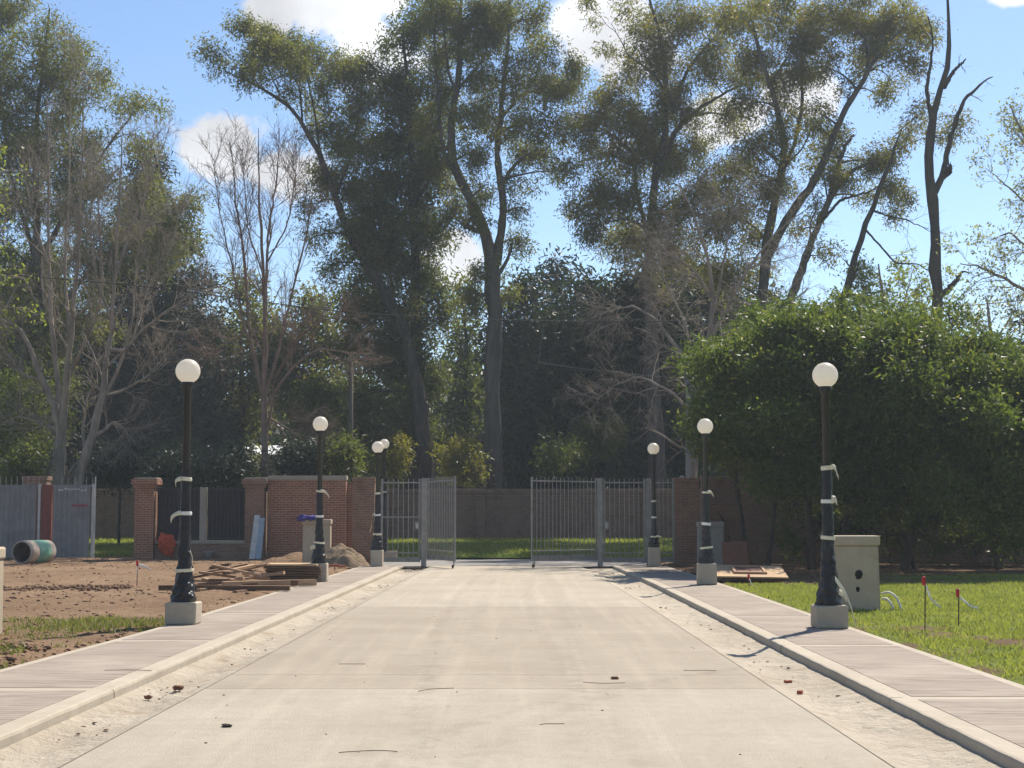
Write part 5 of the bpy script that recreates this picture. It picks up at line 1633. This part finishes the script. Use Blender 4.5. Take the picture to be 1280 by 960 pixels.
# broad evergreen over the lawn
LD = 45.0
cl = []
for px, py, rx, ry, o in [(868, 462, 26, 34, 0), (918, 438, 32, 26, 0), (890, 455, 22, 20, -.5), (940, 395, 22, 14, 0), (985, 388, 18, 12, .5), (1048, 384, 22, 12, .5), (1120, 388, 22, 12, .6), (1190, 396, 20, 12, .6), (1000, 425, 40, 24, -2.2), (1080, 420, 44, 22, -2), (1150, 425, 40, 22, -2), (908, 500, 40, 44, -1), (960, 405, 55, 26, .5), (960, 470, 60, 50, -2), (1020, 400, 60, 24, 1), (1030, 450, 70, 48, -2.5), (1090, 402, 65, 24, 1), (1105, 450, 75, 48, -2.5), (1160, 410, 60, 26, 1), (1185, 460, 75, 48, -2.5), (1232, 452, 48, 26, 0),
                          (1265, 492, 66, 46, -1.5), (1310, 495, 60, 45, 0), (922, 548, 34, 34, 0), (965, 550, 65, 50, -2), (1040, 535, 75, 55, -3), (1120, 540, 80, 55, -3), (1200, 545, 80, 55, -3), (1280, 560, 75, 60, -2), (978, 606, 42, 30, -.5), (1030, 610, 60, 34, -1), (1110, 620, 65, 36, -1.2), (1190, 625, 70, 40, -1.5), (1270, 635, 65, 45, -1.5), (1340, 540, 70, 80, 0), (1010, 660, 46, 34, 2.2), (1075, 665, 55, 32, 2.2), (1150, 668, 60, 32, 2.2), (1225, 668, 60, 34, 2.2), (1300, 665, 60, 36, 2.2),
                          (1025, 400, 60, 20, 1.2), (1060, 402, 60, 20, 1.4), (985, 405, 50, 22, 1.0), (1030, 430, 70, 30, .6), (950, 470, 80, 60, 5), (1050, 450, 100, 60, 5.5), (1125, 455, 80, 52, 5.5), (1250, 505, 90, 50, 5), (1000, 540, 110, 60, 5), (1130, 540, 120, 60, 5), (1260, 550, 110, 60, 5), (1000, 480, 90, 50, 2), (1150, 480, 110, 60, 2), (884, 515, 24, 28, .5)]:  # deepest back clumps, hidden from view, added to shade the space under the dome
    cl.append((px, py, rx, ry, .62, o + (2.2 if px < 1000 else .9) + 1.4 * math.exp(-((px - 1030) / 55) ** 2)))
lr = np.random.default_rng(17)
for k in range(110):
    t = lr.random(); px = 850 + 480 * t
    ytop = np.interp(px, [850, 870, 905, 950, 1000, 1180, 1215, 1260, 1330], [485, 460, 430, 408, 396, 396, 418, 434, 434])
    py = min(ytop + 12 + 215 * lr.random() ** 1.1, np.interp(px, [850, 900, 960, 1010], [525, 552, 590, 630]))
    low = (py - ytop) / 230
    lrx = lr.uniform(26, 46)
    px = max(px, np.interp(py, [400, 430, 460, 500, 540, 580, 620], [905, 862, 842, 840, 856, 878, 902]) + lrx * 1.2)
    bulge = lr.uniform(0, 1.7) if low > .15 and not 925 < px < 1135 else 0.0
    cl.append((px, py, lrx, lr.uniform(11, 18), 1.3, -bulge + -2.0 - 1.6 * math.sin(min(1, low * 1.3) * 1.6) * min(1, (px - 835) / 90) + (1.8 if px < 960 else 0) + 1.5 * math.exp(-((px - 1030) / 55) ** 2) + lr.uniform(-.6, .5)))
tree('broad_evergreen', 'broad dome of glossy dark green leaves shading the lawn', LD,
     [[(1015, 712, .16), (1012, 650, .13), (1005, 560, .1), (990, 480, .05)], [(935, 706, .12), (925, 640, .1), (915, 560, .07), (900, 480, .03)], [(960, 708, .1), (968, 640, .08), (975, 560, .06), (985, 470, .03)], [(1040, 712, .11), (1058, 650, .09), (1075, 560, .07), (1090, 460, .03)],
      [(1130, 714, .17), (1150, 640, .14), (1170, 560, .1), (1190, 460, .04)], [(1145, 714, .1), (1120, 640, .08), (1105, 560, .06), (1100, 460, .03)], [(1250, 712, .16), (1240, 640, .13), (1245, 560, .1), (1260, 460, .04)], [(1330, 712, .15), (1320, 600, .1), (1310, 480, .05)], [(925, 705, .05), (912, 680, .045), (905, 650, .04), (895, 640, .02)]],
     cl, M['leaf_laurel'], M['bark_dark'], L=.155, W=.075, tpm=9, nl=98, sig=.22, droop=-.1, z0=.05, seed=91, dscale=1.0, spread=1.0, limb_r=.05)

# light spring trees on the right edge
lvG = [dict(n=8, t0=.25, t1=.98, L0=.8, L1=2.4, ang=.7, up=.03, Pc=7, wig=.18, r_frac=.4, rmin=.011),
       dict(n=6, t0=.15, t1=1, L0=.4, L1=1.3, ang=.7, up=.02, Pc=5, wig=.2, r_frac=.55, rmin=.008),
       dict(n=3, t0=.2, t1=1, L0=.2, L1=.6, ang=.7, up=.0, Pc=4, wig=.2, r_frac=.6, rmin=.006)]
bare_tree('budding_tree', 'budding tree with pale specks of leaf at the open side of the sky', 58,
          [[(1345, 602, .25), (1340, 420, .2), (1325, 280, .13), (1300, 180, .08), (1280, 90, .03)], [(1330, 300, .1), (1290, 260, .06), (1250, 225, .03), (1232, 210, .012)], [(1338, 380, .1), (1300, 320, .07), (1260, 290, .04), (1240, 300, .015)], [(1310, 220, .08), (1280, 170, .05), (1262, 130, .02)],
           [(1340, 400, .12), (1290, 368, .09), (1255, 348, .07), (1225, 333, .045), (1200, 330, .02)]],
          lvG, M['bark_grey'], 37, buds=(M['leaf_pale'], 5, .15, .09, .6))
bare_tree('budding_tree', 'pale yellow-green budding tree peeping over the broad evergreen', 72,
          [[(1110, 600, .2), (1110, 440, .15), (1105, 380, .1), (1098, 330, .04)], [(1108, 420, .08), (1085, 370, .05), (1070, 345, .02)], [(1109, 430, .08), (1130, 380, .05), (1142, 335, .02)], [(1109, 440, .08), (1155, 390, .05), (1190, 360, .02)], [(1108, 440, .08), (1060, 395, .05), (1040, 385, .02)]],
          lvG, M['bark_grey'], 38, buds=(M['leaf_lime'], 7, .2, .12, .7))
bare_tree('budding_tree', 'low budding tree beside the cypress behind the broad evergreen', 70,
          [[(1240, 600, .2), (1240, 440, .15), (1238, 400, .08), (1232, 370, .03)], [(1240, 430, .07), (1215, 400, .04), (1200, 385, .015)], [(1240, 430, .07), (1262, 400, .04), (1270, 375, .015)]],
          lvG, M['bark_grey'], 39, buds=(M['leaf_pale'], 5, .16, .1, .5))
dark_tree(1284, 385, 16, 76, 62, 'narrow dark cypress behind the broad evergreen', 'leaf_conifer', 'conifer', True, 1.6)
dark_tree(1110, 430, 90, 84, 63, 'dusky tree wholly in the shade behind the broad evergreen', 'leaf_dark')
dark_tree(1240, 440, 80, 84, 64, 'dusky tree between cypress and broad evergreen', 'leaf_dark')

# far wood that closes the horizon
rng = np.random.default_rng(5)
n = 2600
x = rng.uniform(-75, 75, n); y = rng.uniform(112, 150, n)
top = 9.5 + 3.5 * fbm(x * .12, y * .03, 99) * 2
z = .5 + top * rng.random(n) ** .7
V, F = leaves(np.stack([x, y, z], 1), 50, 1.0, 1.3, .6, .2, rng)
tag(link('distant_wood', mesh_np('distant_wood', V, F), M['leaf_dark']), 'dark far wood behind the trees', 'wood', kind='stuff')

# ------------------------------------------------------------------ house glimpsed between the trees
HD = 98
a, b = P(246, 642, HD).x, P(276, 642, HD).x
root = thing('house', ((a + b) / 2, HD + 2, .4), 'pale low house glimpsed between the slim bare tree and the cedar', 'house')
zt = P(262, 528, HD).z - .4
box('wall', b - a, 4, zt, (0, 0, 0), M['house_grey'], root, .02)
box('pilaster', .22, .22, P(276, 536, HD).z - .4, (b - (a + b) / 2 + .08, -2.0, 0), M['house_wall'], root, .01)
zr = P(300, 566, HD).z - .4
wr = P(345, 642, HD).x - b
box('wall', wr, 4.5, zr, (b - (a + b) / 2 + wr / 2 + .25, 1.2, 0), M['house_wall'], root, .02)
rf = box('roof', wr + .4, 5.2, .1, (b - (a + b) / 2 + wr / 2 + .25, .6, zr + .2), M['house_roof'], root, .01, (R(9), 0, 0))
wd = box('window', 1.1, .08, 1.2, (.0, -2.03, 2.2), M['house_wall'], root, .01)
box('pane', .95, .03, 1.05, (0, -.04, .07), M['house_glass'], wd)

# ------------------------------------------------------------------ poles and wires
def pole(px, d, pyt, r, mat, label, z0=0.0):
    x = P(px, 642, d).x
    zt = P(px, pyt, d).z
    root = thing('utility_pole', (x, d, z0), label, 'pole')
    link('shaft', mesh_np('shaft', *lathe([(r * 1.15, -.1), (r, (zt - z0) * .5), (r * .8, zt - z0), (.0, zt - z0)], 14), True), mat, root)
    return root


pl1 = pole(437, 59.5, 452, .11, M['pole_wood'], 'slim grey wooden utility pole behind the recessed brick sliver')
pl2 = pole(864, 54.5, 470, .19, M['pole_conc'], 'stout concrete utility pole behind the brown brick pier')
for zz in (P(864, 536, 54.5).z, P(864, 543, 54.5).z):
    link('band', mesh_np('band', *lathe([(.185, -.03), (.20, -.03), (.20, .03), (.185, .03)], 16), True), M['black'], pl2, (0, 0, zz))


def wire(pts, d, r, mat, label):
    q = [tuple(P(px, py, d)) for px, py in pts]
    V, F = tubes(resample(q, 60)[None], np.full((1, 60), r), 5)
    return tag(link('overhead_wire', mesh_np('overhead_wire', V, F, True), mat), label, 'wire')


wire([(-700, 230), (-300, 306), (0, 343), (180, 357), (437, 392), (680, 402), (860, 402), (1060, 393), (1190, 384), (1300, 374), (1700, 320), (2000, 270)], 57, .016, M['wire'], 'long dark overhead wire strung across the street before the trees')
wire([(680, 403), (676, 430), (673, 453)], 57, .010, M['wire_pale'], 'short pale wire dropping from the overhead wire')
wire([(673, 453), (720, 460), (790, 468), (864, 474)], 56.4, .010, M['wire_pale'], 'pale slack wire running to the concrete pole')

# ------------------------------------------------------------------ thin sunlit air
# one box wholly round the camera, the ground and the trees
hz = bpy.data.materials.new('haze_air')
hz.use_nodes = True
hz.node_tree.nodes.remove(hz.node_tree.nodes['Principled BSDF'])
pv = hz.node_tree.nodes.new('ShaderNodeVolumePrincipled')
pv.inputs['Color'].default_value = (.8, .9, 1, 1)
pv.inputs['Density'].default_value = .0005
pv.inputs['Anisotropy'].default_value = .3
hz.node_tree.links.new(pv.outputs[0], hz.node_tree.nodes['Material Output'].inputs['Volume'])
o = link('haze', box_mesh('haze', 1440, 1340, 42), hz, None, (0, 350, -1.4))
tag(o, 'thin pale air over the avenue', 'haze', kind='stuff')
